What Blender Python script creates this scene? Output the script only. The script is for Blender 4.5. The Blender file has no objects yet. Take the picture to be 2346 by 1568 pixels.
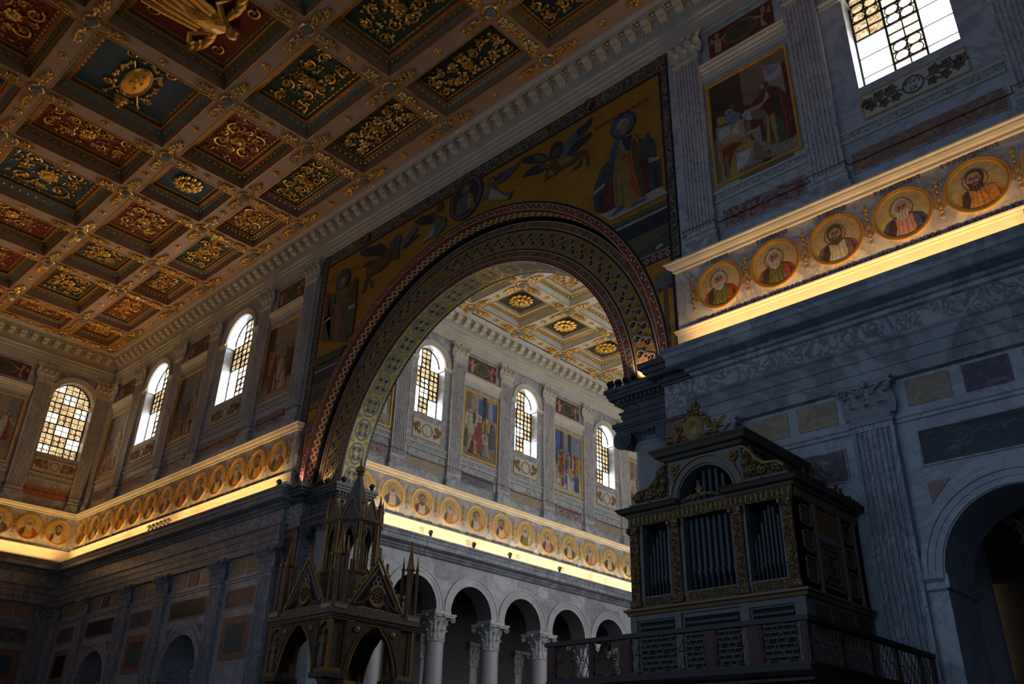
# Basilica transept: triumphal arch wall, coffered ceilings, nave beyond, organ and ciborium
import bpy, math, random
from mathutils import Vector, Matrix, Euler
H = 1.6                      # eye height; all z below are measured from the eye
FPX = 1980.264
RC = ((0.72661188, 0.68656459, 0.02577301), (-0.29931284, 0.35009174, -0.88760779), (-0.618423, 0.63723217, 0.45987841))
C = bpy.context.scene.collection
PI = math.pi
SC = bpy.context.scene

def ray(px, py):
    a, b = px-1173, py-784
    return [a*RC[0][k]+b*RC[1][k]+FPX*RC[2][k] for k in range(3)]
def W(px, py, y=22.0):       # measured point on a plane parallel to the arch wall -> (x, z)
    d = ray(px, py); k = y/d[1]; return (d[0]*k, d[2]*k)
def proj(x, y, z):
    c = [RC[i][0]*x+RC[i][1]*y+RC[i][2]*z for i in range(3)]
    if c[2] < 0.1: return (-9999, -9999)
    return (1173+FPX*c[0]/c[2], 784+FPX*c[1]/c[2])
def vis(x, y, z, m=60):
    a, b = proj(x, y, z); return -m < a < 2346+m and -m < b < 1568+m

# ------------------------------------------------------------ frames
class Frame:
    def __init__(s, loc, rz): s.M = Matrix.Translation(Vector(loc)) @ Matrix.Rotation(rz, 4, 'Z'); s.rz = rz
    def at(s, u, p, z): return s.M @ Vector((u, -p, z))
F0 = Frame((0, 0, H), 0)
ARCH = Frame((0, 22, H), 0)           # u = x, p = distance in front of the wall
END = Frame((-62.7, 0, H), PI/2)      # u = y
NAVE = Frame((-38, 0, H), PI/2)       # u = y
WALLX = {'a': ARCH, 'e': END, 'n': NAVE}

# ------------------------------------------------------------ materials
MATS = {}
def _new(name):
    m = bpy.data.materials.new(name); m.use_nodes = True; nt = m.node_tree
    return m, nt, nt.nodes['Principled BSDF']
def mat(name, col, rough=0.6, metal=0.0, var=0.12, vs=3.0, bump=0.0, bs=20.0, spec=None):
    if name in MATS: return MATS[name]
    m, nt, b = _new(name); N, L = nt.nodes, nt.links
    b.inputs['Roughness'].default_value = rough; b.inputs['Metallic'].default_value = metal
    if spec is not None: b.inputs['Specular IOR Level'].default_value = spec
    geo = N.new('ShaderNodeNewGeometry')
    if var > 0:
        n = N.new('ShaderNodeTexNoise'); n.inputs['Scale'].default_value = vs; n.inputs['Detail'].default_value = 4
        L.new(geo.outputs['Position'], n.inputs['Vector'])
        r = N.new('ShaderNodeValToRGB'); r.color_ramp.elements[0].position = .3; r.color_ramp.elements[1].position = .7
        r.color_ramp.elements[0].color = tuple(max(0, c*(1-var)) for c in col)+(1,)
        r.color_ramp.elements[1].color = tuple(min(1, c*(1+var)) for c in col)+(1,)
        L.new(n.outputs['Fac'], r.inputs['Fac']); L.new(r.outputs['Color'], b.inputs['Base Color'])
    else: b.inputs['Base Color'].default_value = tuple(col)+(1,)
    if bump > 0:
        n2 = N.new('ShaderNodeTexNoise'); n2.inputs['Scale'].default_value = bs; n2.inputs['Detail'].default_value = 3
        L.new(geo.outputs['Position'], n2.inputs['Vector'])
        bp = N.new('ShaderNodeBump'); bp.inputs['Strength'].default_value = bump; bp.inputs['Distance'].default_value = .05
        L.new(n2.outputs['Fac'], bp.inputs['Height']); L.new(bp.outputs['Normal'], b.inputs['Normal'])
    MATS[name] = m; return m
def marble(name, base, vein, scale=0.9, width=0.05, rough=0.35, cloud=None, dist=2.2, stretch=(1, 1, 1), blocks=0):
    if name in MATS: return MATS[name]
    m, nt, b = _new(name); N, L = nt.nodes, nt.links
    b.inputs['Roughness'].default_value = rough
    geo = N.new('ShaderNodeNewGeometry'); mp = N.new('ShaderNodeMapping'); mp.inputs['Scale'].default_value = stretch
    L.new(geo.outputs['Position'], mp.inputs['Vector'])
    n1 = N.new('ShaderNodeTexNoise'); n1.inputs['Scale'].default_value = scale; n1.inputs['Detail'].default_value = 9
    n1.inputs['Roughness'].default_value = .62; n1.inputs['Distortion'].default_value = dist
    L.new(mp.outputs['Vector'], n1.inputs['Vector'])
    r = N.new('ShaderNodeValToRGB'); e = r.color_ramp.elements
    e[0].position = .5-width*1.6; e[0].color = (0, 0, 0, 1); e[1].position = .5+width*1.6; e[1].color = (0, 0, 0, 1)
    k = r.color_ramp.elements.new(.5); k.color = (1, 1, 1, 1)
    L.new(n1.outputs['Fac'], r.inputs['Fac'])
    n2 = N.new('ShaderNodeTexNoise'); n2.inputs['Scale'].default_value = scale*.55; n2.inputs['Detail'].default_value = 5; n2.inputs['Distortion'].default_value = 1.
    L.new(mp.outputs['Vector'], n2.inputs['Vector'])
    r2 = N.new('ShaderNodeValToRGB'); cl = cloud or tuple(c*.72 for c in base)
    r2.color_ramp.elements[0].position = .38; r2.color_ramp.elements[0].color = tuple(cl)+(1,)
    r2.color_ramp.elements[1].position = .62; r2.color_ramp.elements[1].color = tuple(base)+(1,)
    L.new(n2.outputs['Fac'], r2.inputs['Fac'])
    mx = N.new('ShaderNodeMix'); mx.data_type = 'RGBA'; mx.inputs['B'].default_value = tuple(vein)+(1,)
    L.new(r.outputs['Color'], mx.inputs['Factor']); L.new(r2.outputs['Color'], mx.inputs['A'])
    out = mx.outputs['Result']
    if blocks:
        v = N.new('ShaderNodeTexVoronoi'); v.inputs['Scale'].default_value = blocks; v.distance = 'CHEBYCHEV'
        v.inputs['Randomness'].default_value = .75
        L.new(geo.outputs['Position'], v.inputs['Vector'])
        hs = N.new('ShaderNodeSeparateColor'); L.new(v.outputs['Color'], hs.inputs['Color'])
        mr = N.new('ShaderNodeMapRange'); mr.inputs['To Min'].default_value = .62; mr.inputs['To Max'].default_value = 1.1
        L.new(hs.outputs['Red'], mr.inputs['Value'])
        m2 = N.new('ShaderNodeMix'); m2.data_type = 'RGBA'; m2.blend_type = 'MULTIPLY'; m2.inputs['Factor'].default_value = 1
        L.new(out, m2.inputs['A']); L.new(mr.outputs['Result'], m2.inputs['B']); out = m2.outputs['Result']
    L.new(out, b.inputs['Base Color']); MATS[name] = m; return m
def carved(name, c0, c1, scale=5, rough=.45, metal=0.0, thr=.5, bump=.5):
    # relief-like ornament: light figures on a darker ground
    if name in MATS: return MATS[name]
    m, nt, b = _new(name); N, L = nt.nodes, nt.links
    b.inputs['Roughness'].default_value = rough; b.inputs['Metallic'].default_value = metal
    geo = N.new('ShaderNodeNewGeometry'); n = N.new('ShaderNodeTexNoise'); n.inputs['Scale'].default_value = scale
    n.inputs['Detail'].default_value = 2; n.inputs['Distortion'].default_value = 3.0
    L.new(geo.outputs['Position'], n.inputs['Vector'])
    r = N.new('ShaderNodeValToRGB'); r.color_ramp.elements[0].position = thr-.03; r.color_ramp.elements[0].color = tuple(c0)+(1,)
    r.color_ramp.elements[1].position = thr+.04; r.color_ramp.elements[1].color = tuple(c1)+(1,)
    L.new(n.outputs['Fac'], r.inputs['Fac']); L.new(r.outputs['Color'], b.inputs['Base Color'])
    bp = N.new('ShaderNodeBump'); bp.inputs['Strength'].default_value = bump; bp.inputs['Distance'].default_value = .06
    L.new(n.outputs['Fac'], bp.inputs['Height']); L.new(bp.outputs['Normal'], b.inputs['Normal'])
    MATS[name] = m; return m
def tess(name, col, var=.25, scale=9., rough=.4, metal=0.):
    # mosaic tesserae: small cells with a slightly different tone each
    if name in MATS: return MATS[name]
    m, nt, b = _new(name); N, L = nt.nodes, nt.links
    b.inputs['Roughness'].default_value = rough; b.inputs['Metallic'].default_value = metal
    geo = N.new('ShaderNodeNewGeometry'); v = N.new('ShaderNodeTexVoronoi'); v.inputs['Scale'].default_value = scale
    L.new(geo.outputs['Position'], v.inputs['Vector']); s = N.new('ShaderNodeSeparateColor'); L.new(v.outputs['Color'], s.inputs['Color'])
    n = N.new('ShaderNodeTexNoise'); n.inputs['Scale'].default_value = .7; n.inputs['Detail'].default_value = 5; L.new(geo.outputs['Position'], n.inputs['Vector'])
    ad = N.new('ShaderNodeMath'); ad.operation = 'MULTIPLY_ADD'; ad.inputs[1].default_value = .5; L.new(s.outputs['Red'], ad.inputs[0]); L.new(n.outputs['Fac'], ad.inputs[2])
    r = N.new('ShaderNodeValToRGB'); r.color_ramp.elements[0].position = .4; r.color_ramp.elements[1].position = 1.
    r.color_ramp.elements[0].color = tuple(c*(1-var) for c in col)+(1,); r.color_ramp.elements[1].color = tuple(min(1, c*(1+var)) for c in col)+(1,)
    L.new(ad.outputs[0], r.inputs['Fac']); L.new(r.outputs['Color'], b.inputs['Base Color']); MATS[name] = m; return m
def pane(name, c0, c1, strength, scale=2.2, dist=4):
    # alabaster pane with daylight behind it
    if name in MATS: return MATS[name]
    m, nt, b = _new(name); N, L = nt.nodes, nt.links
    b.inputs['Base Color'].default_value = (.5, .45, .35, 1); b.inputs['Roughness'].default_value = .5
    geo = N.new('ShaderNodeNewGeometry'); n = N.new('ShaderNodeTexNoise'); n.inputs['Scale'].default_value = scale; n.inputs['Detail'].default_value = 6
    n.inputs['Distortion'].default_value = dist; L.new(geo.outputs['Position'], n.inputs['Vector'])
    r = N.new('ShaderNodeValToRGB'); r.color_ramp.elements[0].position = .35; r.color_ramp.elements[1].position = .62
    r.color_ramp.elements[0].color = tuple(c0)+(1,); r.color_ramp.elements[1].color = tuple(c1)+(1,)
    L.new(n.outputs['Fac'], r.inputs['Fac']); L.new(r.outputs['Color'], b.inputs['Emission Color']); b.inputs['Emission Strength'].default_value = strength
    MATS[name] = m; return m
def lamp_mat(name, col, s):
    m, nt, b = _new(name); b.inputs['Emission Color'].default_value = tuple(col)+(1,); b.inputs['Emission Strength'].default_value = s; MATS[name] = m; return m

WM = marble('white_marble', (.50, .49, .47), (.26, .26, .28), .55, .05, cloud=(.38, .38, .38))
WMB = marble('blue_white_marble', (.52, .53, .55), (.34, .35, .38), .5, .04, cloud=(.43, .44, .47))
PAV = marble('veined_pavonazzetto', (.58, .55, .52), (.27, .24, .26), 1.3, .022, cloud=(.48, .46, .45), stretch=(1.3, 1.3, .7))
FRZ = marble('frieze_marble', (.48, .47, .45), (.14, .14, .17), 1.5, .045, cloud=(.38, .38, .39))
NW = marble('nave_wall_marble', (.52, .52, .52), (.36, .34, .33), .45, .03, cloud=(.42, .43, .45), blocks=.55)
PLS = mat('plinth_stone', (.56, .50, .40), .7, var=.06, vs=2.5)
STU = mat('cornice_stone', (.56, .52, .42), .7, var=.1, vs=1.5)
ARCHI = marble('grey_entablature_marble', (.40, .41, .42), (.2, .2, .22), .4, .06, cloud=(.3, .31, .33))
DKST = marble('dark_grey_stone', (.16, .165, .17), (.08, .08, .09), 1., .08, rough=.3)
GRAN = mat('grey_granite', (.30, .30, .31), .28, var=.15, vs=30)
REDM = marble('red_marble', (.24, .10, .09), (.42, .3, .27), 1.6, .05, cloud=(.15, .07, .07))
PEACH = marble('peach_marble', (.46, .29, .19), (.28, .13, .1), 1.6, .09, cloud=(.36, .26, .16))
ORNG = marble('orange_marble', (.52, .2, .05), (.3, .1, .03), 1.3, .09, cloud=(.4, .14, .04))
YELM = marble('yellow_marble', (.42, .33, .22), (.30, .21, .13), 1.8, .04, cloud=(.36, .28, .19))
PURM = marble('purple_breccia', (.34, .30, .28), (.10, .075, .10), 1.7, .10, cloud=(.16, .12, .14))
BLKM = marble('dark_green_breccia', (.15, .17, .18), (.03, .03, .04), 2.2, .12, cloud=(.04, .045, .055), stretch=(.7, 1, 1.6))
GRNM = marble('green_porphyry', (.07, .12, .13), (.12, .18, .18), 2.5, .05)
GOLD = mat('gilding', (.80, .50, .13), .34, .85, var=.18, vs=4, bump=.2, bs=14)
GOLDD = mat('dull_gilding', (.50, .30, .07), .5, .55, var=.2, vs=3)
GOLDF = mat('gold_frame_paint', (.80, .47, .07), .4, .5, var=.08)
TAUPE = mat('taupe_painted_beam', (.46, .31, .22), .6, var=.08, vs=1.2)
BRNR = mat('brown_reveal_paint', (.33, .22, .15), .65, var=.1)
IVORY = mat('ivory_painted_beam', (.66, .62, .52), .55, var=.05, vs=1.2)
CRIM = mat('crimson_ground', (.22, .025, .015), .6)
BLUG = mat('blue_ground', (.035, .09, .15), .6)
GRNG = mat('green_ground', (.02, .055, .035), .6)
NAVY = mat('midnight_ground', (.015, .028, .05), .6)
TEAL = mat('teal_moulding_paint', (.12, .22, .22), .55)
OLIV = mat('olive_moulding_paint', (.12, .11, .035), .6)
DWOOD = mat('dark_red_wood', (.07, .013, .007), .55, var=.3, vs=6)
DWOOD2 = mat('dark_brown_wood', (.022, .010, .006), .5, var=.3, vs=6)
GREYW = mat('grey_painted_wood', (.165, .15, .13), .6, var=.08)
BLACK = mat('black_iron', (.012, .012, .012), .6, var=0)
PIPE = mat('tin_pipe_metal', (.06, .062, .07), .5, .5, var=.1, vs=3)
SHAD = mat('black_void_shade', (.006, .006, .007), .9, var=0)  # near-black backing, paints in the shade behind pipes, louvres and grille
LEAD = mat('lead_came', (.03, .028, .025), .7, var=0)
AMB = pane('amber_alabaster_pane', (.30, .13, .03), (.95, .74, .40), 1.25)
AMB2 = pane('pale_alabaster_pane', (.75, .52, .22), (1.0, .97, .85), 2.6, 1.6)
BRT = pane('sunlit_alabaster_pane', (.8, .9, 1.0), (1, 1, 1), 16, 1.)
# ------------------------------------------------------------ mesh builder
class MB:
    def __init__(s): s.v = []; s.f = []; s.m = []
    def add(s, vs, fs, mi=0, M=None):
        o = len(s.v)
        s.v += [tuple(M @ Vector(q)) for q in vs] if M is not None else [tuple(q) for q in vs]
        s.f += [tuple(i+o for i in f) for f in fs]; s.m += [mi]*len(fs)
    def box(s, x0, x1, y0, y1, z0, z1, mi=0, M=None):
        s.add([(x0, y0, z0), (x1, y0, z0), (x1, y1, z0), (x0, y1, z0), (x0, y0, z1), (x1, y0, z1), (x1, y1, z1), (x0, y1, z1)],
              [(3, 2, 1, 0), (4, 5, 6, 7), (0, 1, 5, 4), (1, 2, 6, 5), (2, 3, 7, 6), (3, 0, 4, 7)], mi, M)
    def wb(s, u0, u1, p0, p1, z0, z1, mi=0): s.box(u0, u1, -p1, -p0, z0, z1, mi)     # wall box
    def prism(s, pts, p0, p1, mi=0, ax='y', M=None):
        # polygon (u,z) extruded from p0 to p1 in front of the wall; ax='z' -> (x,y) extruded in z; 'x' -> (y,z) extruded in x
        n = len(pts)
        if ax == 'y': vs = [(a, -p0, b) for a, b in pts]+[(a, -p1, b) for a, b in pts]
        elif ax == 'z': vs = [(a, b, p0) for a, b in pts]+[(a, b, p1) for a, b in pts]
        else: vs = [(p0, a, b) for a, b in pts]+[(p1, a, b) for a, b in pts]
        s.add(vs, [tuple(range(n))[::-1], tuple(range(n, 2*n))]+[(i, (i+1) % n, n+(i+1) % n, n+i) for i in range(n)], mi, M)
    def ext(s, prof, u0, u1, k0=0, k1=0, mi=0, M=None):
        # moulding profile [(p,z)] run along u; ends mitred by k*p
        n = len(prof); vs = [(u0+k0*p, -p, z) for p, z in prof]+[(u1+k1*p, -p, z) for p, z in prof]
        s.add(vs, [(i, i+1, n+i+1, n+i) for i in range(n-1)]+[tuple(range(n))[::-1], tuple(range(n, 2*n))], mi, M)
    def tube(s, path, r, n=6, mi=0, closed=False, M=None, taper=None):
        P = [Vector(q) for q in path]; N = len(P); vs = []; prev = None
        for i, q in enumerate(P):
            t = (P[(i+1) % N]-P[i-1]) if (closed or 0 < i < N-1) else (P[1]-P[0] if i == 0 else P[-1]-P[-2])
            if t.length < 1e-9: t = Vector((0, 0, 1))
            t.normalize()
            if prev is None: a = t.orthogonal().normalized()
            else:
                a = prev-t*prev.dot(t)
                a = a.normalized() if a.length > 1e-6 else t.orthogonal().normalized()
            prev = a; b = t.cross(a); rr = r if taper is None else r*taper[i]
            for k in range(n):
                g = 2*PI*k/n; vs.append(q+a*(rr*math.cos(g))+b*(rr*math.sin(g)))
        fs = []
        for i in range(N if closed else N-1):
            j = (i+1) % N
            for k in range(n): fs.append((i*n+k, i*n+(k+1) % n, j*n+(k+1) % n, j*n+k))
        if not closed: fs += [tuple(range(n))[::-1], tuple(range((N-1)*n, N*n))]
        s.add(vs, fs, mi, M)
    def lathe(s, prof, n=16, c=(0, 0, 0), mi=0, M=None, caps=True, a0=0.):
        vs = []
        for r, z in prof:
            for k in range(n): g = a0+2*PI*k/n; vs.append((c[0]+r*math.cos(g), c[1]+r*math.sin(g), c[2]+z))
        m = len(prof); fs = [(i*n+k, i*n+(k+1) % n, (i+1)*n+(k+1) % n, (i+1)*n+k) for i in range(m-1) for k in range(n)]
        if caps: fs += [tuple(range(n))[::-1], tuple(range((m-1)*n, m*n))]
        s.add(vs, fs, mi, M)
    def blob(s, c, r, mi=0, M=None):
        x, y, z = c; a, b, d = r if isinstance(r, tuple) else (r, r, r)
        s.add([(x+a, y, z), (x-a, y, z), (x, y+b, z), (x, y-b, z), (x, y, z+d), (x, y, z-d)],
              [(0, 2, 4), (2, 1, 4), (1, 3, 4), (3, 0, 4), (2, 0, 5), (1, 2, 5), (3, 1, 5), (0, 3, 5)], mi, M)
    def ball(s, c, r, mi=0, n=8, M=None):
        a, b, d = r if isinstance(r, tuple) else (r, r, r); h = n//2; vs = [(c[0], c[1], c[2]+d)]; fs = []
        for i in range(1, h):
            t = PI*i/h
            for k in range(n): g = 2*PI*k/n; vs.append((c[0]+a*math.sin(t)*math.cos(g), c[1]+b*math.sin(t)*math.sin(g), c[2]+d*math.cos(t)))
        vs.append((c[0], c[1], c[2]-d)); L = len(vs)-1
        for k in range(n): fs += [(0, 1+k, 1+(k+1) % n), (L, L-n+(k+1) % n, L-n+k)]
        for i in range(h-2):
            for k in range(n): fs.append((1+i*n+k, 1+i*n+n+k, 1+i*n+n+(k+1) % n, 1+i*n+(k+1) % n))
        s.add(vs, fs, mi, M)
    def ringarc(s, cu, cz, r0, r1, a0, a1, p0, p1, n=48, mi=0):
        # flat arch ring (u,z) with thickness in p
        vs = []; fs = []
        for i in range(n+1):
            a = a0+(a1-a0)*i/n
            for r, p in ((r0, p0), (r1, p0), (r1, p1), (r0, p1)): vs.append((cu+r*math.cos(a), -p, cz+r*math.sin(a)))
        for i in range(n):
            for k in range(4): fs.append((i*4+k, i*4+(k+1) % 4, i*4+4+(k+1) % 4, i*4+4+k))
        full = abs(abs(a1-a0)-2*PI) < 1e-6
        if not full: fs += [(0, 1, 2, 3), (n*4+3, n*4+2, n*4+1, n*4)]
        s.add(vs, fs, mi)
    def bar(s, a, b, w, t, p, mi=0):
        # flat bar on the wall between (u,z) points
        dx, dz = b[0]-a[0], b[1]-a[1]; L = math.hypot(dx, dz) or 1e-6; nx, nz = -dz/L*w/2, dx/L*w/2
        s.prism([(a[0]+nx, a[1]+nz), (b[0]+nx, b[1]+nz), (b[0]-nx, b[1]-nz), (a[0]-nx, a[1]-nz)], p, p+t, mi)
    def build(s, name, mats, parent=None, F=F0, smooth=False):
        if not isinstance(mats, (list, tuple)): mats = [mats]
        me = bpy.data.meshes.new(name); o = bpy.data.objects.new(name, me)
        if parent is None:
            xs = [q[0] for q in s.v]; ys = [q[1] for q in s.v]; zs = [q[2] for q in s.v]
            c = Vector(((min(xs)+max(xs))/2, (min(ys)+max(ys))/2, min(zs)))
            me.from_pydata([Vector(q)-c for q in s.v], [], s.f)
            o.location = F.M @ c; o.rotation_euler = (0, 0, F.rz)
        else:
            me.from_pydata(s.v, [], s.f); o.parent = parent
        for m in mats: me.materials.append(m)
        me.polygons.foreach_set('material_index', s.m)
        if smooth: me.polygons.foreach_set('use_smooth', [True]*len(me.polygons))
        me.update(); C.objects.link(o); return o

import bmesh
def fixn(o):
    bm = bmesh.new(); bm.from_mesh(o.data); bmesh.ops.recalc_face_normals(bm, faces=bm.faces[:]); bm.to_mesh(o.data); bm.free(); return o
def tag(o, label, cat, group=None, kind=None):
    o['label'] = label; o['category'] = cat
    if group: o['group'] = group
    if kind: o['kind'] = kind
    return o
def struct(o): o['kind'] = 'structure'; return o
def thing(name, label, cat, F, u, p, z, group=None):
    o = bpy.data.objects.new(name, None); C.objects.link(o); o.empty_display_size = .2
    o.location = F.at(u, p, z); o.rotation_euler = (0, 0, F.rz); return tag(o, label, cat, group)
def kids(o): return [c for c in bpy.data.objects if c.parent == o]
KID = {}
def dup(src, F, u, p, z, label, group=None, rot=None):
    if src.name not in KID: KID[src.name] = [(c, kids(c)) for c in kids(src)]
    r = src.copy(); C.objects.link(r); r.location = F.at(u, p, z); r.rotation_euler = (0, 0, F.rz if rot is None else rot)
    r['label'] = label
    if group: r['group'] = group
    for c, gs in KID[src.name]:
        d = c.copy(); C.objects.link(d); d.parent = r
        for g in gs: e = g.copy(); C.objects.link(e); e.parent = d
    return r
def text(name, body, size, F, u, p, z, m, parent=None, ang=0, shear=0, width=None):
    cu = bpy.data.curves.new(name, 'FONT'); cu.body = body; cu.size = size; cu.align_x = 'CENTER'; cu.align_y = 'CENTER'; cu.extrude = .006; cu.resolution_u = 2
    t = bpy.data.objects.new(name, cu); C.objects.link(t); bpy.context.view_layer.update()
    me = bpy.data.meshes.new_from_object(t); bpy.data.objects.remove(t)
    if width:
        xs = [v.co.x for v in me.vertices]; k = width/max(.01, max(xs)-min(xs))
        for v in me.vertices: v.co.x *= k
    me.transform(Matrix.Translation((u, -p, z)) @ Matrix.Rotation(PI/2, 4, 'X') @ Matrix.Rotation(ang, 4, 'Z'))
    me.materials.clear(); me.materials.append(m)
    o = bpy.data.objects.new(name, me); C.objects.link(o)
    if parent: o.parent = parent
    else: o.matrix_world = F.M
    return o
ORD = ['first', 'second', 'third', 'fourth', 'fifth', 'sixth', 'seventh', 'eighth', 'ninth', 'tenth', 'eleventh', 'twelfth', 'thirteenth', 'fourteenth', 'fifteenth', 'sixteenth']
# ------------------------------------------------------------ camera
cam = bpy.data.cameras.new('camera'); co = bpy.data.objects.new('camera', cam); C.objects.link(co)
cam.sensor_width = 36; cam.lens = 36*FPX/2346; cam.clip_end = 400; cam.clip_start = .1
co.matrix_world = Matrix(((RC[0][0], -RC[1][0], -RC[2][0], 0), (RC[0][1], -RC[1][1], -RC[2][1], 0), (RC[0][2], -RC[1][2], -RC[2][2], H), (0, 0, 0, 1)))
SC.camera = co
SC.view_settings.view_transform = 'Standard'; SC.view_settings.look = 'None'; SC.view_settings.gamma = 1
SC.view_settings.exposure = -0.08

# ------------------------------------------------------------ walls with arched openings
def awall(mb, u0, u1, z0, z1, ops, t, mi=0, p0=0, n=28, rm=None):
    rm = mi if rm is None else rm
    cur = u0
    for (c, r, zs, zp) in sorted(ops):
        mb.wb(cur, c-r, p0-t, p0, z0, z1, mi)
        if zs > z0: mb.wb(c-r, c+r, p0-t, p0, z0, zs, mi)
        A = [(c+r*math.cos(PI-PI*i/n), zp+r*math.sin(PI-PI*i/n)) for i in range(n+1)]
        for p in (p0, p0-t):
            mb.add([(a, -p, b) for a, b in A]+[(a, -p, z1) for a, b in A], [(i, i+1, n+2+i, n+1+i) for i in range(n)], mi)
        mb.add([(a, -p0, b) for a, b in A]+[(a, t-p0, b) for a, b in A], [(i, i+1, n+2+i, n+1+i) for i in range(n)], rm)
        mb.add([(A[0][0], -p0, z1), (A[-1][0], -p0, z1), (A[-1][0], t-p0, z1), (A[0][0], t-p0, z1)], [(0, 1, 2, 3)], mi)
        cur = c+r
    mb.wb(cur, u1, p0-t, p0, z0, z1, mi)

WR, WZS, WZP = 1.52, 19.85, 23.95                 # transept window radius, sill, springing
AC, AZ, R0, R1, R2 = -24.75, 12.45, 10.75, 10.35, 8.35    # triumphal arch
XL, XR = -36.1, -13.3                             # mosaic field
mb = MB()
awall(mb, XR, 9, 16.05, 28.3, [(-4.97, WR, WZS, WZP)], 1.6)
awall(mb, XR+.3, 9, -1.6, 16.05, [(-4.95, 1.88, -1.6, 4.75)], 2.0)
struct(mb.build('wall_right_arch_side', WMB, F=ARCH))
mb = MB()
awall(mb, -62.7, XL, 16.05, 28.3, [(-44.37, WR, WZS, WZP), (-54.9, WR, WZS, WZP)], 1.6)
awall(mb, -62.7, XL-.3, -1.6, 16.05, [(-44.35, 1.88, -1.6, 4.75), (-55.0, 1.88, -1.6, 4.75)], 2.0)
struct(mb.build('wall_left_arch_side', WMB, F=ARCH))
mb = MB()
awall(mb, XL, XR, 12.0, 28.3, [(AC, R1, 12.0, AZ)], .7, n=64)
awall(mb, XL, XR, 12.0, 28.3, [(AC, R2, 12.0, AZ)], 1.3, p0=-.7, n=64)
struct(mb.build('wall_over_arch', tess('dark_mosaic_ground', (.05, .05, .05)), F=ARCH))
mb = MB()
awall(mb, -3.06, 22, 16.05, 28.3, [(19.45, 1.42, WZS, WZP), (9.4, 1.42, WZS, WZP)], 1.6)
mb.wb(-3.06, 22, -2, 0, -1.6, 16.05)
struct(mb.build('wall_end', WM, F=END))
mb = MB()
NP = [20.3+4.445*i for i in range(13)]            # nave pilaster centres (29.7 visible first)
NP = [29.72+4.435*i for i in range(-1, 12)]
NWIN = [(NP[i]+NP[i+1])/2 for i in range(len(NP)-1) if (i % 2) == 1]
NPAI = [(NP[i]+NP[i+1])/2 for i in range(len(NP)-1) if (i % 2) == 0]
awall(mb, 24.0, 80, 12.4, 28.3, [(c, 1.12, 20.3, 23.95) for c in NWIN], 1.4)
ACOL = [34.17+4.445*i for i in range(-2, 8)]
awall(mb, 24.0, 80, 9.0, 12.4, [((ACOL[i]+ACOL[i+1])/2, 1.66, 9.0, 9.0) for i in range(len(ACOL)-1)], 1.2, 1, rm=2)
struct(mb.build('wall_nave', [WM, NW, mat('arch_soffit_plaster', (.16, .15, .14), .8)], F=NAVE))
mb = MB(); mb.box(-66, 12, -6, 84, -1.75, -1.6)
struct(mb.build('floor', marble('floor_marble', (.12, .11, .10), (.05, .05, .05), .6, .06, rough=.2)))

# rooms behind the small arches: dark side chapels and aisles
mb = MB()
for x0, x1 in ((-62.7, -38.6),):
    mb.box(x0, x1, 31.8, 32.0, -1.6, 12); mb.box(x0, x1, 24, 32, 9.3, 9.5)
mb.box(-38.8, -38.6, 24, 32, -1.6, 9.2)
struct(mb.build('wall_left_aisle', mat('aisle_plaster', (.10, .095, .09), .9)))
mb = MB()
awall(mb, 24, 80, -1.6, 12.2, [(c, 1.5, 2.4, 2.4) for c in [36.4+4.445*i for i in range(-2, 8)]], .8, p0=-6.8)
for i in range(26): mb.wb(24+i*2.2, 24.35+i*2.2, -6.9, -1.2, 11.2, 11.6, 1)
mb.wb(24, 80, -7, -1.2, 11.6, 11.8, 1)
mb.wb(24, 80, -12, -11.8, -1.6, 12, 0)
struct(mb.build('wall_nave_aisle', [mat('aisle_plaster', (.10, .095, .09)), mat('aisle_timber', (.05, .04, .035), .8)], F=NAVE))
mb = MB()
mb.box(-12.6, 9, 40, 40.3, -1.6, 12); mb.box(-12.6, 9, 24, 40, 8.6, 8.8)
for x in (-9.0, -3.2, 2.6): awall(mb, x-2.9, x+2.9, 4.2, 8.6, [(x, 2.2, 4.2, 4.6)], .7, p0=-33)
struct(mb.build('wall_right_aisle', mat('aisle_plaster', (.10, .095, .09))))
# ------------------------------------------------------------ mouldings
ENT = [(0, 9.93), (.22, 9.93), (.22, 10.25), (.26, 10.27), (.26, 10.6), (.3, 10.62), (.3, 10.92), (.37, 10.99), (.37, 11.06), (.1, 11.1), (.1, 11.78),
       (.2, 11.82), (.24, 11.92), (.34, 11.95), (.34, 12.06), (.72, 12.1), (.76, 12.13), (.76, 12.36), (.8, 12.4), (.83, 12.52), (.88, 12.6), (.88, 12.68), (0, 12.74)]
ENTM = [0]*9+[1]+[0]*20
PLI = [(0, 12.7), (.25, 12.7), (.25, 13.36), (.29, 13.38), (.29, 13.44), (.33, 13.47), (.33, 13.52), (.2, 13.53), (0, 13.53)]
FRT = [(0, 15.74), (.2, 15.74), (.27, 15.77), (.27, 15.86), (.36, 15.88), (.42, 15.96), (.42, 16.0), (.5, 16.04), (.5, 16.1), (0, 16.16)]
UPC = [(0, 26.02), (.12, 26.02), (.12, 26.28), (.16, 26.3), (.16, 26.55), (.21, 26.57), (.21, 26.78), (.27, 26.82), (.27, 26.9), (.13, 26.93), (.13, 27.22),
       (.2, 27.25), (.2, 27.3), (.26, 27.33), (.26, 27.5), (.3, 27.52), (.3, 27.86), (.74, 27.86), (.74, 28.0), (.8, 28.08), (.86, 28.18), (.86, 28.24), (0, 28.28)]
def side(x): return Matrix.Translation((x, 0, 0)) @ Matrix.Rotation(PI/2, 4, 'Z')
def runs(name, prof, mats, label, cat, mi=0):
    pass
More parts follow.
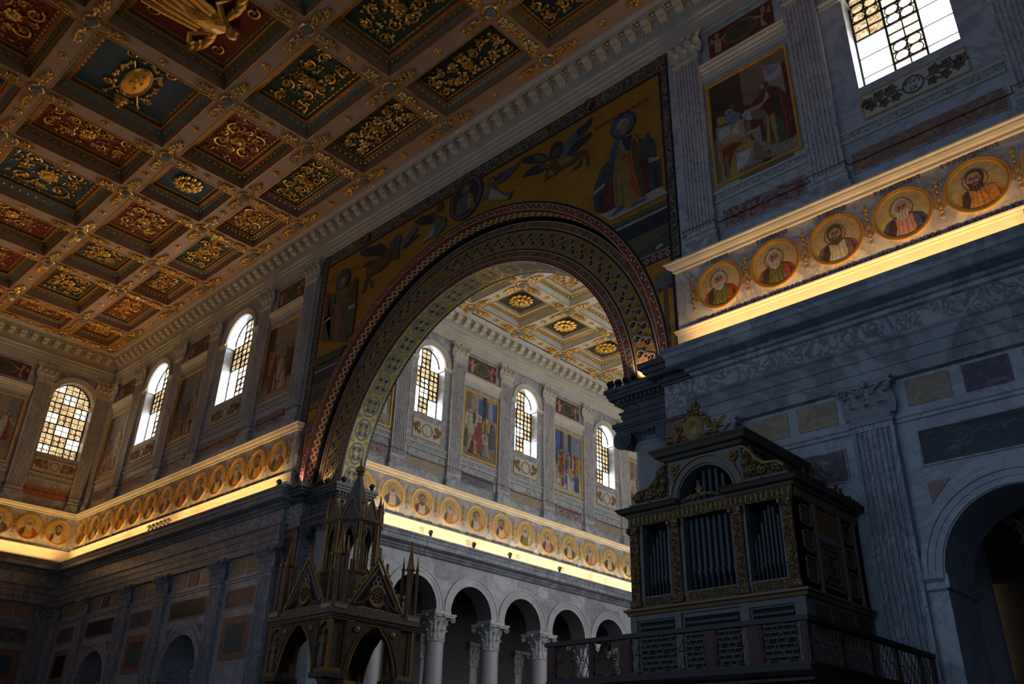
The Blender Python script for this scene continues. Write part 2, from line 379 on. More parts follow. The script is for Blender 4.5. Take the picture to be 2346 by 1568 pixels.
def cornice(name, prof, F, u0, u1, k0, k1, m, label, ret=None, retl=.9):
    mb = MB(); mb.ext(prof, u0, u1, k0, k1)
    if ret is not None: mb.ext(prof, 0, retl, -1, 0, M=side(ret))
    o = fixn(mb.build(name, m, F=F)); return struct(o)
n_trim = 0
def trim(prof, F, u0, u1, k0, k1, m, ret=None, retl=.7):
    global n_trim; n_trim += 1
    return cornice('trim_%d' % n_trim, prof, F, u0, u1, k0, k1, m, '', ret, retl)
FRB = [(0, 11.12), (.112, 11.12), (.112, 11.77), (0, 11.77)]
FBL = [(0, 13.53), (.2, 13.53), (.2, 15.74), (0, 15.74)]
for prof, m, e in ((ENT, ARCHI, .3), (FRB, FRZ, .29), (PLI, PLS, 0), (FBL, WM, 0), (FRT, STU, 0)):
    trim(prof, ARCH, XR+e, 9, -1, 0, m)
    trim(prof, ARCH, -62.7, XL-e, 1, 1, m, ret=XL-e, retl=.7)
    trim(prof, END, -3, 22, 0, -1, m)
for prof, m in (([(p, z) for p, z in ENT if z > 11.6 or p == 0], ARCHI), (PLI, PLS), (FBL, WM), (FRT, STU)):
    trim([(p, z) if z > 9.94 else (0, 11.78) for p, z in prof], NAVE, 24, 80, 0, 0, m)
trim(UPC, ARCH, -62.7, 9, 1, 0, STU); trim(UPC, END, -3, 22, 0, -1, STU); trim(UPC, NAVE, 24, 80, 0, 0, STU)

def modillions(F, u0, u1, label, test):
    # brackets with a rosette box between, dentils and beads
    mb = MB(); dm = MB(); u = u0; st = .76; i = 0
    while u < u1:
        if test(u):
            pr = [(.25, 27.34), (.33, 27.36), (.42, 27.5), (.56, 27.56), (.68, 27.62), (.73, 27.7), (.73, 27.87), (.25, 27.87)]; n = len(pr)
            mb.add([(u, -p, z) for p, z in pr]+[(u+.36, -p, z) for p, z in pr], [tuple(range(n)), tuple(range(n, 2*n))[::-1]]+[(i, (i+1) % n, n+(i+1) % n, n+i) for i in range(n)])
            mb.blob((u+.18, -.5, 27.54), (.12, .16, .07))
            mb.wb(u+.02, u+.28, .34, .58, 27.46, 27.56)
            c = u+.56; mb.wb(c-.15, c+.15, .42, .7, 27.845, 27.86, 1); mb.ball((c, -.56, 27.83), (.1, .1, .05), 0, 6)  # thin dark plate behind the rosette paints in the shade of a recess
            for k in range(4): dm.ball((u+k*.19+.06, -.29, 27.41), (.06, .07, .09), 0, 6)
            for k in range(5): dm.blob((u+k*.152, -.29, 26.86), (.055, .045, .05))
        u += st; i += 1
    a = fixn(mb.build('modillion_row', [STU, mat('cornice_recess_shade', (.16, .14, .10))], F=F)); a['kind'] = 'structure'
    b = fixn(dm.build('dentil_row', STU, F=F)); b['kind'] = 'structure'
    return a, b
def vf(F, p, z): return lambda u: vis(*(lambda v: (v.x, v.y, v.z-H))(F.at(u, p, z)), 80)
for F, a, b in ((ARCH, -61.9, 0), (END, -2, 21.3), (NAVE, 24.2, 79)):
    for o in modillions(F, a, b, '', vf(F, .5, 27.6)):
        n_trim += 1; o.name = 'trim_%d' % n_trim
# lower dentils on the column blocks come with the blocks

# ------------------------------------------------------------ acanthus capitals and pilasters
def leaf(mb, M, w, h, out, mi=0):
    rows = [(0, 0, .72), (.35, .02, 1.0), (.68, .07, .95), (.9, .45, .7), (.98, .85, .45), (.86, 1.05, .2)]
    vs = []
    for t, o, ww in rows:
        z = t*h; y = -o*out-.02
        for sx, dy in ((-.5, .02), (-.22, -.02), (0, -.05), (.22, -.02), (.5, .02)): vs.append((sx*w*ww, y+dy, z))
    n = len(rows); fs = [(r*5+c, r*5+c+1, r*5+c+6, r*5+c+5) for r in range(n-1) for c in range(4)]
    vb = [(x*.9, y+.045, z-.01) for x, y, z in vs]; o = len(vs)
    fs += [(o+a, o+d, o+c, o+b) for a, b, c, d in fs[:]]
    rim = [r*5 for r in range(n)]+[(n-1)*5+c for c in range(1, 5)]+[r*5+4 for r in range(n-2, -1, -1)]
    fs += [(rim[i], rim[i+1], o+rim[i+1], o+rim[i]) for i in range(len(rim)-1)]
    mb.add(vs+vb, fs, mi, M)
def volute(mb, M, r, w, turns=1.6, mi=0):
    path = []; n = 14
    for i in range(n+1):
        a = turns*2*PI*i/n; rr = r*(1-.8*i/n); path.append((0, -rr*math.cos(a+PI/2+.4), rr*math.sin(a+PI/2+.4)))
    mb.tube(path, w, 5, mi, M=M)
def cap_pil(w, h, d):
    mb = MB(); T = Matrix.Translation
    mb.prism([(-w*.5, 0), (w*.5, 0), (w*.46, -d), (-w*.46, -d)], 0, h*.86, ax='z')
    mb.wb(-w*.54, w*.54, 0, d+.05, -.09, 0)
    for x in (-w*.34, 0, w*.34): leaf(mb, T((x, -d, 0)), w*.34, h*.4, .16)
    for x in (-w*.5, -w*.18, w*.18, w*.5): leaf(mb, T((x, -d+.03, h*.12)), w*.32, h*.56, .2)
    for s in (-1, 1):
        leaf(mb, T((s*w*.47, -d*.5, 0)) @ Matrix.Rotation(s*PI/2, 4, 'Z'), w*.2, h*.4, .14)
        leaf(mb, T((s*w*.5, -d, h*.4)) @ Matrix.Rotation(s*PI/4, 4, 'Z'), w*.2, h*.46, .3)
        volute(mb, T((s*(w*.5+.08), -d-.14, h*.78)) @ Matrix.Rotation(s*PI/4, 4, 'Z'), .15, .035)
        mb.tube([(s*.05, -d-.03, h*.55), (s*w*.2, -d-.07, h*.74), (s*w*.4, -d-.13, h*.86)], .035, 5)
        volute(mb, T((s*.13, -d-.05, h*.76)) @ Matrix.Rotation(s*1.2, 4, 'Z'), .09, .025)
    e = .22; A = []
    for i in range(7): t = -1+i/3; A.append((t*(w*.5+e), -(d+e-.16*(1-t*t))))
    for z0, z1, k in ((h*.86, h*.93, .94), (h*.93, h, 1.0)): mb.prism([(-(w*.5+e)*k, 0)]+[(a*k, b*k) for a, b in A]+[((w*.5+e)*k, 0)], z0, z1, ax='z')
    mb.ball((0, -d-.12, h*.92), (.11, .08, .12), n=6)
    return mb
def pil_shaft(w, d, z0, z1, nf=7, fl=.065):
    mb = MB(); mg = w*.07; pts = [(-w/2, 0), (-w/2, -d)]; fw = (w-2*mg)/nf
    for i in range(nf):
        a = -w/2+mg+fw*i+fw*.16; b = a+fw*.68
        pts += [(a, -d), (a+(b-a)*.2, -d+fl*.8), ((a+b)/2, -d+fl), (b-(b-a)*.2, -d+fl*.8), (b, -d)]
    pts += [(w/2, -d), (w/2, 0)]
    mb.prism(pts, z0, z1, ax='z'); mb.wb(-w/2+.001, w/2-.001, 0, d-.001, z0-.001, z0+.18); mb.wb(-w/2+.001, w/2-.001, 0, d-.001, z1-.15, z1+.001)
    return mb
def pil_base(w, d, h):
    mb = MB(); mb.wb(-w/2-.12, w/2+.12, 0, d+.12, 0, h*.4); mb.ext([(0, h*.4), (d+.12, h*.4), (d+.12, h*.6), (d+.04, h*.65), (d+.04, h*.75), (d+.08, h*.85), (d+.02, h), (0, h)], -w/2-.06, w/2+.06)
    return mb
def make_pilaster(nm, F, u, z, wid, d, hb, hs, hc, mats, label, group=None):
    t = thing(nm, label, 'pilaster', F, u, 0, z, group)
    fixn(pil_base(wid, d, hb).build('base', mats[0], t)); fixn(pil_shaft(wid, d, hb, hb+hs).build('shaft', mats[1], t))
    mb = cap_pil(wid, hc, d); mb.v = [(a, b, c+hb+hs+.09) for a, b, c in mb.v]; fixn(mb.build('capital', mats[2], t)); return t
UZ = 16.16
GU = None
upl = [(ARCH, -12.38, 'just right of the big gold mosaic'), (ARCH, -7.84, 'between the large fresco and the large window'), (ARCH, -1.97, 'at the right edge of the photo'),
       (ARCH, -36.85, 'just left of the big gold mosaic'), (ARCH, -41.38, 'right of the nearer deep-set window'), (ARCH, -47.35, 'left of the nearer deep-set window'),
       (ARCH, -51.85, 'right of the farther deep-set window'), (ARCH, -57.67, 'left of the farther deep-set window'), (ARCH, -62.1, 'in the corner by the end wall'),
       (END, 21.4, 'of the end wall, right of its amber window'), (END, 17.25, 'of the end wall, left of its amber window')]
P0 = None
for F, u, w_ in upl:
    lab = 'tall fluted pilaster, upper wall, '+w_
    if P0 is None: P0 = make_pilaster('upper_pilaster', F, u, UZ, 1.1, .2, .78, 7.82, 1.18, [WM, PAV, STU], lab, 'fluted pilasters of the upper walls')
    else: dup(P0, F, u, 0, UZ, lab, 'fluted pilasters of the upper walls')
for i, c in enumerate(NP):
    if not vis(-38, c, 17) and not vis(-38, c, 21) and not vis(-38, c, 25): continue
    k = i-1
    lab = 'pale fluted pilaster on the nave wall, '+(ORD[max(0, k)]+' from the mosaic arch' if k >= 0 else 'half hidden behind the arch')
    dup(P0, NAVE, c, 0, UZ, lab, 'fluted pilasters of the nave wall')
lpl = [(ARCH, -7.85, 'beside the organ, fully in view'), (ARCH, -12.4, 'behind the organ, its capital showing above it'), (ARCH, -1.9, 'beyond the right edge arch'),
       (ARCH, -36.9, 'nearest the triumphal arch on the left'), (ARCH, -41.4, 'second left of the triumphal arch'), (ARCH, -47.35, 'third left of the triumphal arch'),
       (ARCH, -51.85, 'fourth left of the triumphal arch'), (ARCH, -57.67, 'fifth left of the triumphal arch'), (ARCH, -62.1, 'in the dark far corner'),
       (END, 21.4, 'on the dark end wall by the corner'), (END, 17.25, 'on the dark end wall at the photo edge')]
P1 = None
for F, u, w_ in lpl:
    lab = 'giant fluted pilaster, dark leafy capital, '+w_
    if P1 is None: P1 = make_pilaster('lower_pilaster', F, u, -1.6, 1.1, .25, 1.1, 9.28, 1.12, [WM, marble('streaked_grey_marble', (.52, .51, .50), (.20, .22, .27), 1.5, .05, cloud=(.38, .39, .42), stretch=(1.8, 1.8, .5)), mat('grey_capital_stone', (.30, .31, .33), .6)], lab, 'giant pilasters of the lower walls')
    else: dup(P1, F, u, 0, -1.6, lab, 'giant pilasters of the lower walls')

# ------------------------------------------------------------ windows
NWI = [0]
def window(F, c, r, zs, zp, rows, bright, d=.62, fr=STU):
    NWI[0] += 1
    t = bpy.data.objects.new('window_%d' % NWI[0], None); C.objects.link(t); t.location = F.at(c, 0, zs); t.rotation_euler = (0, 0, F.rz); t['kind'] = 'structure'
    top = zp+r-zs; hp = zp-zs
    # sloping sill, glass panes, lead
    am, pa, br, ld = MB(), MB(), MB(), MB()
    cw = 2*r/3; rh = top/rows
    def inside(x, z): return z < hp or (x*x+(z-hp)**2 < r*r)
    nx, nz = 12, rows*4
    for i in range(nx):
        for j in range(nz):
            x0, x1, z0, z1 = -r+2*r*i/nx, -r+2*r*(i+1)/nx, top*j/nz, top*(j+1)/nz
            q = []
            def zc(x): return hp+math.sqrt(max(0, r*r-x*x))
            if z0 >= max(zc(x0), zc(x1)): continue
            za, zb = min(z1, zc(x0)), min(z1, zc(x1))
            pts = [(x0, z0)]+([(x1, z0)] if z0 < zc(x1)-1e-4 or True else [])+[(x1, max(zb, z0)), (x0, max(za, z0))]
            k = bright(i*3//nx, int(j*rows/nz)); g = (am, pa, br)[k]
            g.add([(a, d, b) for a, b in pts], [(0, 1, 2, 3)])
    for g, m, nmn in ((am, AMB, 'amber_pane'), (pa, AMB2, 'pale_pane'), (br, BRT, 'sunlit_pane')):
        if g.v: g.build(nmn, m, t)
    for i in range(7):
        x = -r+2*r*i/6; hh = hp+math.sqrt(max(0, r*r-x*x))
        if i % 2 == 0: ld.wb(x-.035, x+.035, -d, -d+.05, 0, hh); continue
        for j in range(rows):
            if bright(i//2, j) != 2 and rh*j < hh: ld.wb(x-.018, x+.018, -d, -d+.05, rh*j, min(hh, rh*(j+1)))
    for j in range(rows*2+1):
        z = top*j/(rows*2); hw = r if z < hp else math.sqrt(max(0, r*r-(z-hp)**2))
        for i in range(3):
            a, b = max(-hw, -r+cw*i), min(hw, -r+cw*(i+1)); wdt = (.035 if j % 2 == 0 else .016) if bright(i, min(rows-1, j//2)) != 2 else (.014 if j % 2 == 0 else 0)
            if b > a and wdt: ld.wb(a, b, -d, -d+.05, z-wdt, z+wdt)
    for j in range(rows):
        for i in range(3):
            if (i+j) % 2 == 0 and bright(i, j) != 2 and inside(-r+cw*(i+.5), rh*(j+.9)):
                for sx in (.28, .72):
                    for sz in (.25, .75): ld.ringarc(-r+cw*(i+sx), rh*(j+sz), cw*.2, cw*.2+.028, 0, 2*PI, -d, -d+.04, 10)
    ld.ringarc(0, hp, r-.06, r+.02, 0, PI, -d-.03, -d+.06, 24); ld.wb(-r-.02, -r+.06, -d-.03, -d+.06, 0, hp); ld.wb(r-.06, r+.02, -d-.03, -d+.06, 0, hp); ld.wb(-r, r, -d-.03, -d+.06, -.03, .07)
    fixn(ld.build('lead_frame', LEAD, t))
    ar = MB(); ro = r+.38
    for a, b, p in ((r+.02, r+.14, .06), (r+.14, r+.27, .1), (r+.27, ro, .15)): ar.ringarc(0, hp, a, b, 0, PI, 0, p, 32)
    for s in (-1, 1):
        x0, x1 = sorted((s*r, s*(r+.75)))
        ar.ext([(0, hp-.2), (.06, hp-.2), (.08, hp-.1), (.14, hp-.04), (.14, hp+.03), (0, hp+.03)], x0, x1)
        ar.ext([(-d, hp-.2), (-.0, hp-.2), (0, hp+.03), (-d, hp+.03)], min(s*r, s*(r-.06)), max(s*r, s*(r-.06)))
    fixn(ar.build('archivolt', fr, t)); return t
def bA(i, j): return 2 if (i == 2) or (i == 0 and j < 3) else (1 if i == 1 else 0)
def bL(i, j): return 2 if (i == 0 and j in (0, 1, 2, 5, 6)) else (0 if (j in (3, 4) or i == 2) else 1)
def bE(i, j): return 0 if (i+j) % 3 else 1
def bN(i, j): return 2 if (i == 0 and (j < 3 or j == 5 or j == 6)) or (i == 2 and (j < 2 or j >= 5)) else (1 if i == 1 and j in (2, 3) else 0)
window(ARCH, -4.97, WR, WZS, WZP, 7, bA)
window(ARCH, -44.37, WR, WZS, WZP, 7, bL); window(ARCH, -54.9, WR, WZS, WZP, 7, bL)
window(END, 19.45, 1.42, WZS, WZP, 7, bE); window(END, 9.4, 1.42, WZS, WZP, 7, bE)
for c in NWIN:
    if vis(-38, c, 22, 200): window(NAVE, c, 1.12, 20.3, 23.95, 7, bN)
# ------------------------------------------------------------ painted panels
PAL = [tess('paint_sky', (.17, .21, .28), .2, 5), tess('paint_cloud', (.40, .38, .33), .15, 5), tess('paint_stone', (.30, .25, .19), .2, 5), tess('paint_dark', (.06, .045, .035), .2, 5),
       tess('paint_earth', (.22, .16, .10), .2, 5), tess('paint_red', (.26, .05, .035), .25, 5), tess('paint_blue', (.05, .09, .24), .25, 5), tess('paint_ochre', (.42, .24, .07), .25, 5),
       tess('paint_green', (.07, .10, .045), .25, 5), tess('paint_white', (.50, .46, .40), .15, 5), tess('paint_skin', (.45, .28, .19), .15, 5), tess('paint_hair', (.12, .08, .05), .2, 5),
       tess('paint_crimson', (.13, .03, .035), .25, 5), tess('paint_bright_blue', (.05, .11, .30), .25, 5)]
SKY, CLD, STN, DRK, ERT, RED, BLU, OCH, GRN, WHT, SKN, HAR, CRM, BBL = range(14)
def ell(cx, cz, a, b, n=14, rot=0):
    return [(cx+a*math.cos(2*PI*i/n)*math.cos(rot)-b*math.sin(2*PI*i/n)*math.sin(rot), cz+a*math.cos(2*PI*i/n)*math.sin(rot)+b*math.sin(2*PI*i/n)*math.cos(rot)) for i in range(n)]
class Art:
    # flat painted layers, each a couple of millimetres over the last
    def __init__(s, W_, H_, x0=0, z0=0, p=0): s.W, s.H, s.x0, s.z0, s.p, s.k, s.mb = W_, H_, x0, z0, p, 0, MB()
    def P(s, pts, mi):
        s.k += 1; q = [(s.x0+a*s.W, s.z0+b*s.H) for a, b in pts]; s.mb.add([(a, -(s.p+.0006*s.k), b) for a, b in q], [tuple(range(len(q)))], mi)
    def fig(s, x, z, h, robe, cloak, lean=0., kneel=False, hair=HAR, side_=1, asp=1.4):
        w = h*.3*asp; L = lean*h*asp
        if kneel:
            s.P([(x-w*.9, z), (x+w*1.0, z), (x+w*.7, z+h*.35), (x+w*.35+L, z+h*.72), (x-w*.1+L, z+h*.74), (x-w*.4, z+h*.4)], robe)
            s.P([(x-w*.9, z), (x+w*.1, z), (x+w*.1+L*.7, z+h*.6), (x-w*.2+L, z+h*.74), (x-w*.5, z+h*.35)], cloak)
            s.P([(x+w*.2+L, z+h*.6), (x+w*.9*side_+L, z+h*.52), (x+w*.95*side_+L, z+h*.58), (x+w*.2+L, z+h*.7)], SKN)
            hz = z+h*.86
        else:
            s.P([(x-w*.55, z), (x+w*.55, z), (x+w*.5+L*.6, z+h*.5), (x+w*.38+L, z+h*.84), (x-w*.38+L, z+h*.84), (x-w*.45+L*.6, z+h*.5)], robe)
            s.P([(x-w*.6, z+h*.08), (x-w*.1, z+h*.02), (x+w*.15+L*.6, z+h*.5), (x+w*.05+L, z+h*.84), (x-w*.4+L, z+h*.83), (x-w*.62+L*.6, z+h*.5)], cloak)
            s.P([(x+w*.2+L, z+h*.72), (x+w*.75*side_+L, z+h*.55), (x+w*1.0*side_+L, z+h*.62), (x+w*.95*side_+L, z+h*.68), (x+w*.7*side_+L, z+h*.64), (x+w*.25+L, z+h*.82)], SKN if side_ > 0 else cloak)
            for q in (-.25, 0, .28): s.P([(x+q*w, z+h*.03), (x+q*w+w*.04, z+h*.03), (x+q*w*.6+L*.8+w*.03, z+h*.62), (x+q*w*.6+L*.8, z+h*.62)], DRK)
            hz = z+h*.93
        s.P(ell(x+L*1.1, hz+h*.012, h*.058*asp, h*.075), hair); s.P(ell(x+L*1.1+h*.012*side_*asp, hz-h*.004, h*.042*asp, h*.06), SKN)
    def build(s, name, t): o = s.mb.build(name, PAL, t); return o
def crimson_scene(a):
    def Q(pts, mi): a.P([((x+10.12+1.5)/3.0, (z-18.66)/4.42) for x, z in (W(1600+p/3.2, 140+q/3.2, 21.95) for p, q in pts)], mi)
    def E(p, q, r, mi, k=1.): x, z = W(1600+p/3.2, 140+q/3.2, 21.95); r *= .0052; a.P(ell((x+11.62)/3.0, (z-18.66)/4.42, r/3.0, r*k/4.42, 12), mi)
    a.P([(0, 0), (1, 0), (1, 1), (0, 1)], ERT); a.P([(0, .45), (.42, .45), (.42, 1), (0, 1)], DRK)
    Q([(300, 100), (460, 25), (490, 150), (430, 290), (330, 325)], ERT); Q([(445, 30), (600, 5), (640, 225), (560, 190), (490, 150), (470, 90)], STN); Q([(480, 75), (600, 10), (625, 40), (610, 90), (520, 150), (490, 130)], CLD); Q([(500, 60), (590, 25), (560, 80), (500, 110)], SKY)
    Q([(600, 10), (642, 0), (735, 560), (700, 520)], CRM)
    Q([(130, 415), (190, 400), (205, 450), (140, 480)], OCH); Q([(193, 405), (250, 362), (315, 380), (290, 445), (200, 458)], SKY); E(206, 375, 17, SKN, 1.2); E(238, 343, 22, SKN, 1.2); Q([(215, 330), (262, 322), (262, 345), (220, 350)], HAR); Q([(290, 325), (375, 318), (380, 350), (300, 355)], CRM)
    Q([(125, 490), (240, 455), (290, 470), (240, 560), (140, 630)], STN); Q([(150, 500), (235, 470), (225, 540), (150, 590)], WHT)
    Q([(150, 640), (500, 590), (720, 540), (745, 640), (180, 895)], STN); Q([(300, 800), (560, 690), (700, 640), (690, 700), (300, 870)], ERT); Q([(470, 660), (530, 650), (540, 740), (480, 770)], DRK)
    Q([(380, 430), (470, 420), (495, 560), (440, 610), (385, 570)], CRM); Q([(385, 520), (450, 470), (470, 600), (430, 610)], STN)
    Q([(228, 540), (250, 465), (300, 422), (338, 425), (335, 495), (352, 518), (425, 488), (440, 505), (352, 548), (300, 565), (240, 565)], SKN); Q([(250, 520), (270, 470), (300, 440), (290, 540)], WHT)
    E(350, 392, 33, WHT, 1.); E(343, 402, 20, SKN, 1.1); Q([(345, 410), (395, 400), (390, 430), (350, 435)], WHT)
    Q([(150, 630), (215, 565), (330, 553), (425, 590), (400, 628), (292, 655), (275, 700), (282, 850), (205, 862), (150, 720)], OCH); Q([(170, 650), (240, 600), (330, 590), (260, 660), (220, 860), (200, 850)], RED); Q([(280, 680), (388, 638), (362, 740), (284, 815)], WHT); Q([(190, 700), (215, 690), (240, 850), (215, 855)], ERT)
    Q([(405, 610), (440, 600), (480, 650), (520, 665), (540, 700), (410, 730)], ERT)
    Q([(378, 325), (430, 262), (480, 215), (520, 185), (580, 188), (640, 240), (672, 335), (660, 410), (708, 490), (700, 555), (655, 570), (625, 430), (520, 410), (480, 352), (400, 352)], CRM)
    Q([(495, 400), (620, 412), (648, 590), (560, 605), (490, 600)], GRN); Q([(520, 400), (556, 376), (592, 592), (570, 602), (545, 500)], OCH); Q([(500, 400), (515, 400), (530, 595), (505, 598)], OCH); Q([(540, 250), (600, 230), (620, 420), (560, 400)], DRK); Q([(580, 190), (600, 200), (680, 540), (660, 560)], RED)
    Q([(500, 215), (520, 260), (450, 350), (365, 378), (372, 350), (430, 318)], SKN); Q([(480, 215), (505, 200), (470, 300), (420, 330)], CRM); E(478, 178, 28, HAR, 1.1); E(462, 190, 17, SKN, 1.3); Q([(440, 200), (470, 205), (460, 260), (430, 270)], HAR); Q([(615, 600), (660, 565), (640, 605)], SKN)
def fresco_scene(a, kind, rnd):
    asp = a.H/a.W
    if kind == 0:      # dim interior, man in crimson cloak bending over a seated figure
        crimson_scene(a); return
        a.P([(0, 0), (1, 0), (1, 1), (0, 1)], ERT); a.P([(0, .42), (.38, .5), (.38, 1), (0, 1)], DRK); a.P([(.38, .45), (.62, .5), (.62, 1), (.38, 1)], STN)
        a.P([(.62, .5), (1, .55), (1, 1), (.62, 1)], CLD); a.P([(.68, .55), (1, .6), (1, .95), (.74, .9)], SKY)
        a.P([(0, 0), (1, .05), (1, .2), (0, .12)], STN); a.P([(0, .3), (.3, .34), (.3, .5), (0, .5)], WHT)
        a.fig(.12, .4, .2, OCH, BLU, asp=asp); a.fig(.27, .42, .2, BLU, CRM, asp=asp)
        a.P([(.1, .02), (.25, .0), (.62, .22), (.62, .34), (.4, .4), (.18, .34), (.06, .2)], OCH); a.P([(.28, .08), (.52, .02), (.58, .22), (.4, .2)], WHT)
        a.P([(.34, .36), (.5, .33), (.62, .46), (.56, .56), (.4, .56)], SKN); a.P([(.5, .5), (.74, .42), (.76, .46), (.56, .58)], SKN); a.P(ell(.47, .6, .05, .035), WHT); a.P(ell(.49, .6, .035, .028), SKN)
        a.P([(.6, .16), (.95, .2), (.96, .4), (.9, .72), (.78, .78), (.64, .66), (.48, .62), (.5, .56), (.66, .54), (.64, .38)], CRM); a.P([(.62, .18), (.78, .18), (.76, .46), (.64, .42)], GRN)
        a.P([(.7, .2), (.73, .2), (.72, .44), (.7, .44)], OCH); a.P(ell(.66, .8, .05, .04), HAR); a.P(ell(.64, .79, .035, .03), SKN); a.P([(.86, .15), (.98, .2), (.93, .24)], SKN)
        return
    if kind == 1:      # court scene before columns and blue sky
        a.P([(0, 0), (1, 0), (1, 1), (0, 1)], STN); a.P([(.35, .55), (1, .55), (1, .95), (.35, .95)], BBL); a.P([(.35, .5), (1, .5), (1, .66), (.35, .7)], CLD)
        for x in (.3, .55, .75): a.P([(x, .45), (x+.13, .45), (x+.13, 1), (x, 1)], STN if x != .55 else DRK)
        a.P([(0, .5), (.22, .5), (.22, 1), (0, 1)], ERT); a.P([(0, 0), (1, 0), (1, .2), (0, .25)], ERT); a.P([(.0, .1), (.25, .1), (.25, .3), (0, .3)], CLD)
        a.fig(.2, .32, .4, WHT, WHT, asp=asp, hair=WHT); a.fig(.45, .22, .42, RED, RED, asp=asp, lean=.05); a.fig(.12, .1, .38, OCH, GRN, asp=asp)
        [a.fig(x_, z_, .26, c1, c2, asp=asp) for x_, z_, c1, c2 in ((.1, .45, OCH, WHT), (.34, .5, WHT, GRN), (.62, .42, GRN, OCH), (.8, .44, CRM, OCH), (.92, .4, OCH, BLU))]
        a.fig(.88, .22, .34, BLU, GRN, asp=asp, side_=-1); a.fig(.68, .07, .34, OCH, SKY, asp=asp, kneel=True, side_=-1); a.P([(.3, .12), (.6, .1), (.56, .34), (.4, .42), (.32, .34)], RED); a.fig(.3, .06, .3, OCH, CRM, asp=asp, kneel=True); return
    if kind == 2:
        a.P([(0, 0), (1, 0), (1, 1), (0, 1)], STN); a.P([(.4, .5), (1, .5), (1, .97), (.4, .97)], SKY); a.P([(0, .45), (.35, .5), (.35, 1), (0, 1)], BBL)
        a.P([(.5, .6), (.62, .6), (.62, 1), (.5, 1)], DRK); a.P([(.2, .5), (.3, .5), (.3, 1), (.2, 1)], DRK); a.P([(0, 0), (1, 0), (1, .22), (0, .18)], CLD)
        a.fig(.25, .28, .42, RED, RED, asp=asp); a.fig(.5, .3, .4, OCH, BLU, asp=asp); a.fig(.78, .32, .42, OCH, RED, asp=asp, side_=-1); a.fig(.45, .05, .36, WHT, BLU, asp=asp, kneel=True)
        [a.fig(x_, z_, .24, c1, c2, asp=asp) for x_, z_, c1, c2 in ((.12, .4, OCH, BLU), (.38, .42, CRM, OCH), (.64, .4, WHT, GRN), (.9, .42, OCH, OCH))]
        a.fig(.82, .06, .32, GRN, BLU, asp=asp, side_=-1); a.P([(.05, .1), (.4, .04), (.42, .12), (.1, .2)], WHT); a.fig(.24, .08, .26, CRM, OCH, asp=asp, kneel=True); return
    a.P([(0, 0), (1, 0), (1, 1), (0, 1)], ERT); a.P([(.1, .5), (.95, .55), (.95, 1), (.1, 1)], rnd.choice([STN, SKY, DRK]))
    a.P([(.0, .45), (.22, .45), (.22, 1), (0, 1)], DRK); a.P([(.62, .5), (.8, .5), (.8, 1), (.62, 1)], STN); a.P([(0, 0), (1, .03), (1, .18), (0, .14)], STN)
    cs = [RED, OCH, GRN, BLU, CRM, WHT]
    for i in range(6):
        x = .14+.14*i+rnd.uniform(-.03, .03); a.fig(x, .2+rnd.uniform(-.05, .1), rnd.uniform(.36, .46), rnd.choice(cs), rnd.choice(cs), asp=asp, side_=rnd.choice([-1, 1]))
    a.fig(.36, .06, .34, rnd.choice([RED, OCH]), rnd.choice(cs), asp=asp, kneel=True); a.fig(.7, .05, .34, OCH, rnd.choice(cs), asp=asp, kneel=True, side_=-1)
def fresco(F, c, w, z0, z1, kind, label, seed):
    t = thing('fresco', label, 'wall painting', F, c, 0, z0, None); h = z1-z0; f = .085
    a = Art(w, h, -w/2, 0, .03); a.mb.wb(-w/2, w/2, 0, .03, 0, h, ERT); fresco_scene(a, kind, random.Random(seed)); a.build('painting', t)
    mb = MB()
    for x0, x1, za, zb in ((-w/2-f, -w/2, -f, h+f), (w/2, w/2+f, -f, h+f), (-w/2, w/2, -f, 0), (-w/2, w/2, h, h+f)): mb.wb(x0, x1, 0, .1, za, zb)
    o = fixn(mb.build('frame', GOLDF, t)); o['label'] = 'narrow gilt frame'
def putti_panel(F, c, w, z0, z1, label):
    t = thing('painted_panel', label, 'painted panel', F, c, 0, z0, 'small painted panels with cherubs'); h = z1-z0; asp = h/w
    a = Art(w, h, -w/2, 0, .02); a.mb.wb(-w/2, w/2, 0, .02, 0, h, CRM); a.P(ell(.5, .5, .27, .4, 18), OCH); a.P(ell(.5, .5, .25, .37, 18), DRK); a.P(ell(.5, .5, .24, .355, 18), GRN)
    for x, s in ((.14, 1), (.86, -1)):
        a.P([(x-.05, .1), (x+.04, .08), (x+.05*s+.02, .45), (x+.03, .68), (x-.04, .68), (x-.05, .4)], SKN); a.P([(x, .55), (x+.14*s, .7), (x+.15*s, .62), (x, .46)], SKN); a.P(ell(x, .8, .035, .11), SKN)
        a.P([(x-.04*s, .6), (x-.1*s, .85), (x-.12*s, .5)], OCH)
    for k in range(4): a.P([(.36, .3+.12*k), (.64, .3+.12*k), (.64, .325+.12*k), (.36, .325+.12*k)], DRK)
    a.build('painting', t)
CARV = carved('carved_marble_strip', (.20, .20, .20), (.46, .45, .43), 5, thr=.47)
def strip(mb, c, w, z0=18.0, z1=18.32):
    mb.wb(c-w/2, c+w/2, 0, .05, z0, z1, 1)
    for a, b in ((z0-.05, z0+.02), (z1-.02, z1+.06)): mb.wb(c-w/2, c+w/2, 0, .1, a, b, 0)
def slab(F, c, w, z0, z1, m, label, group=None, border=True, p=.03):
    mb = MB(); mb.wb(c-w/2, c+w/2, 0, p, z0, z1, 0)
    if border:
        for x0, x1, za, zb in ((c-w/2-.05, c-w/2, z0-.05, z1+.05), (c+w/2, c+w/2+.05, z0-.05, z1+.05), (c-w/2, c+w/2, z0-.05, z0), (c-w/2, c+w/2, z1, z1+.05)): mb.wb(x0, x1, 0, p+.015, za, zb, 1)
    return tag(fixn(mb.build('marble_panel', [m, WM], F=F)), label, 'marble panel', group)
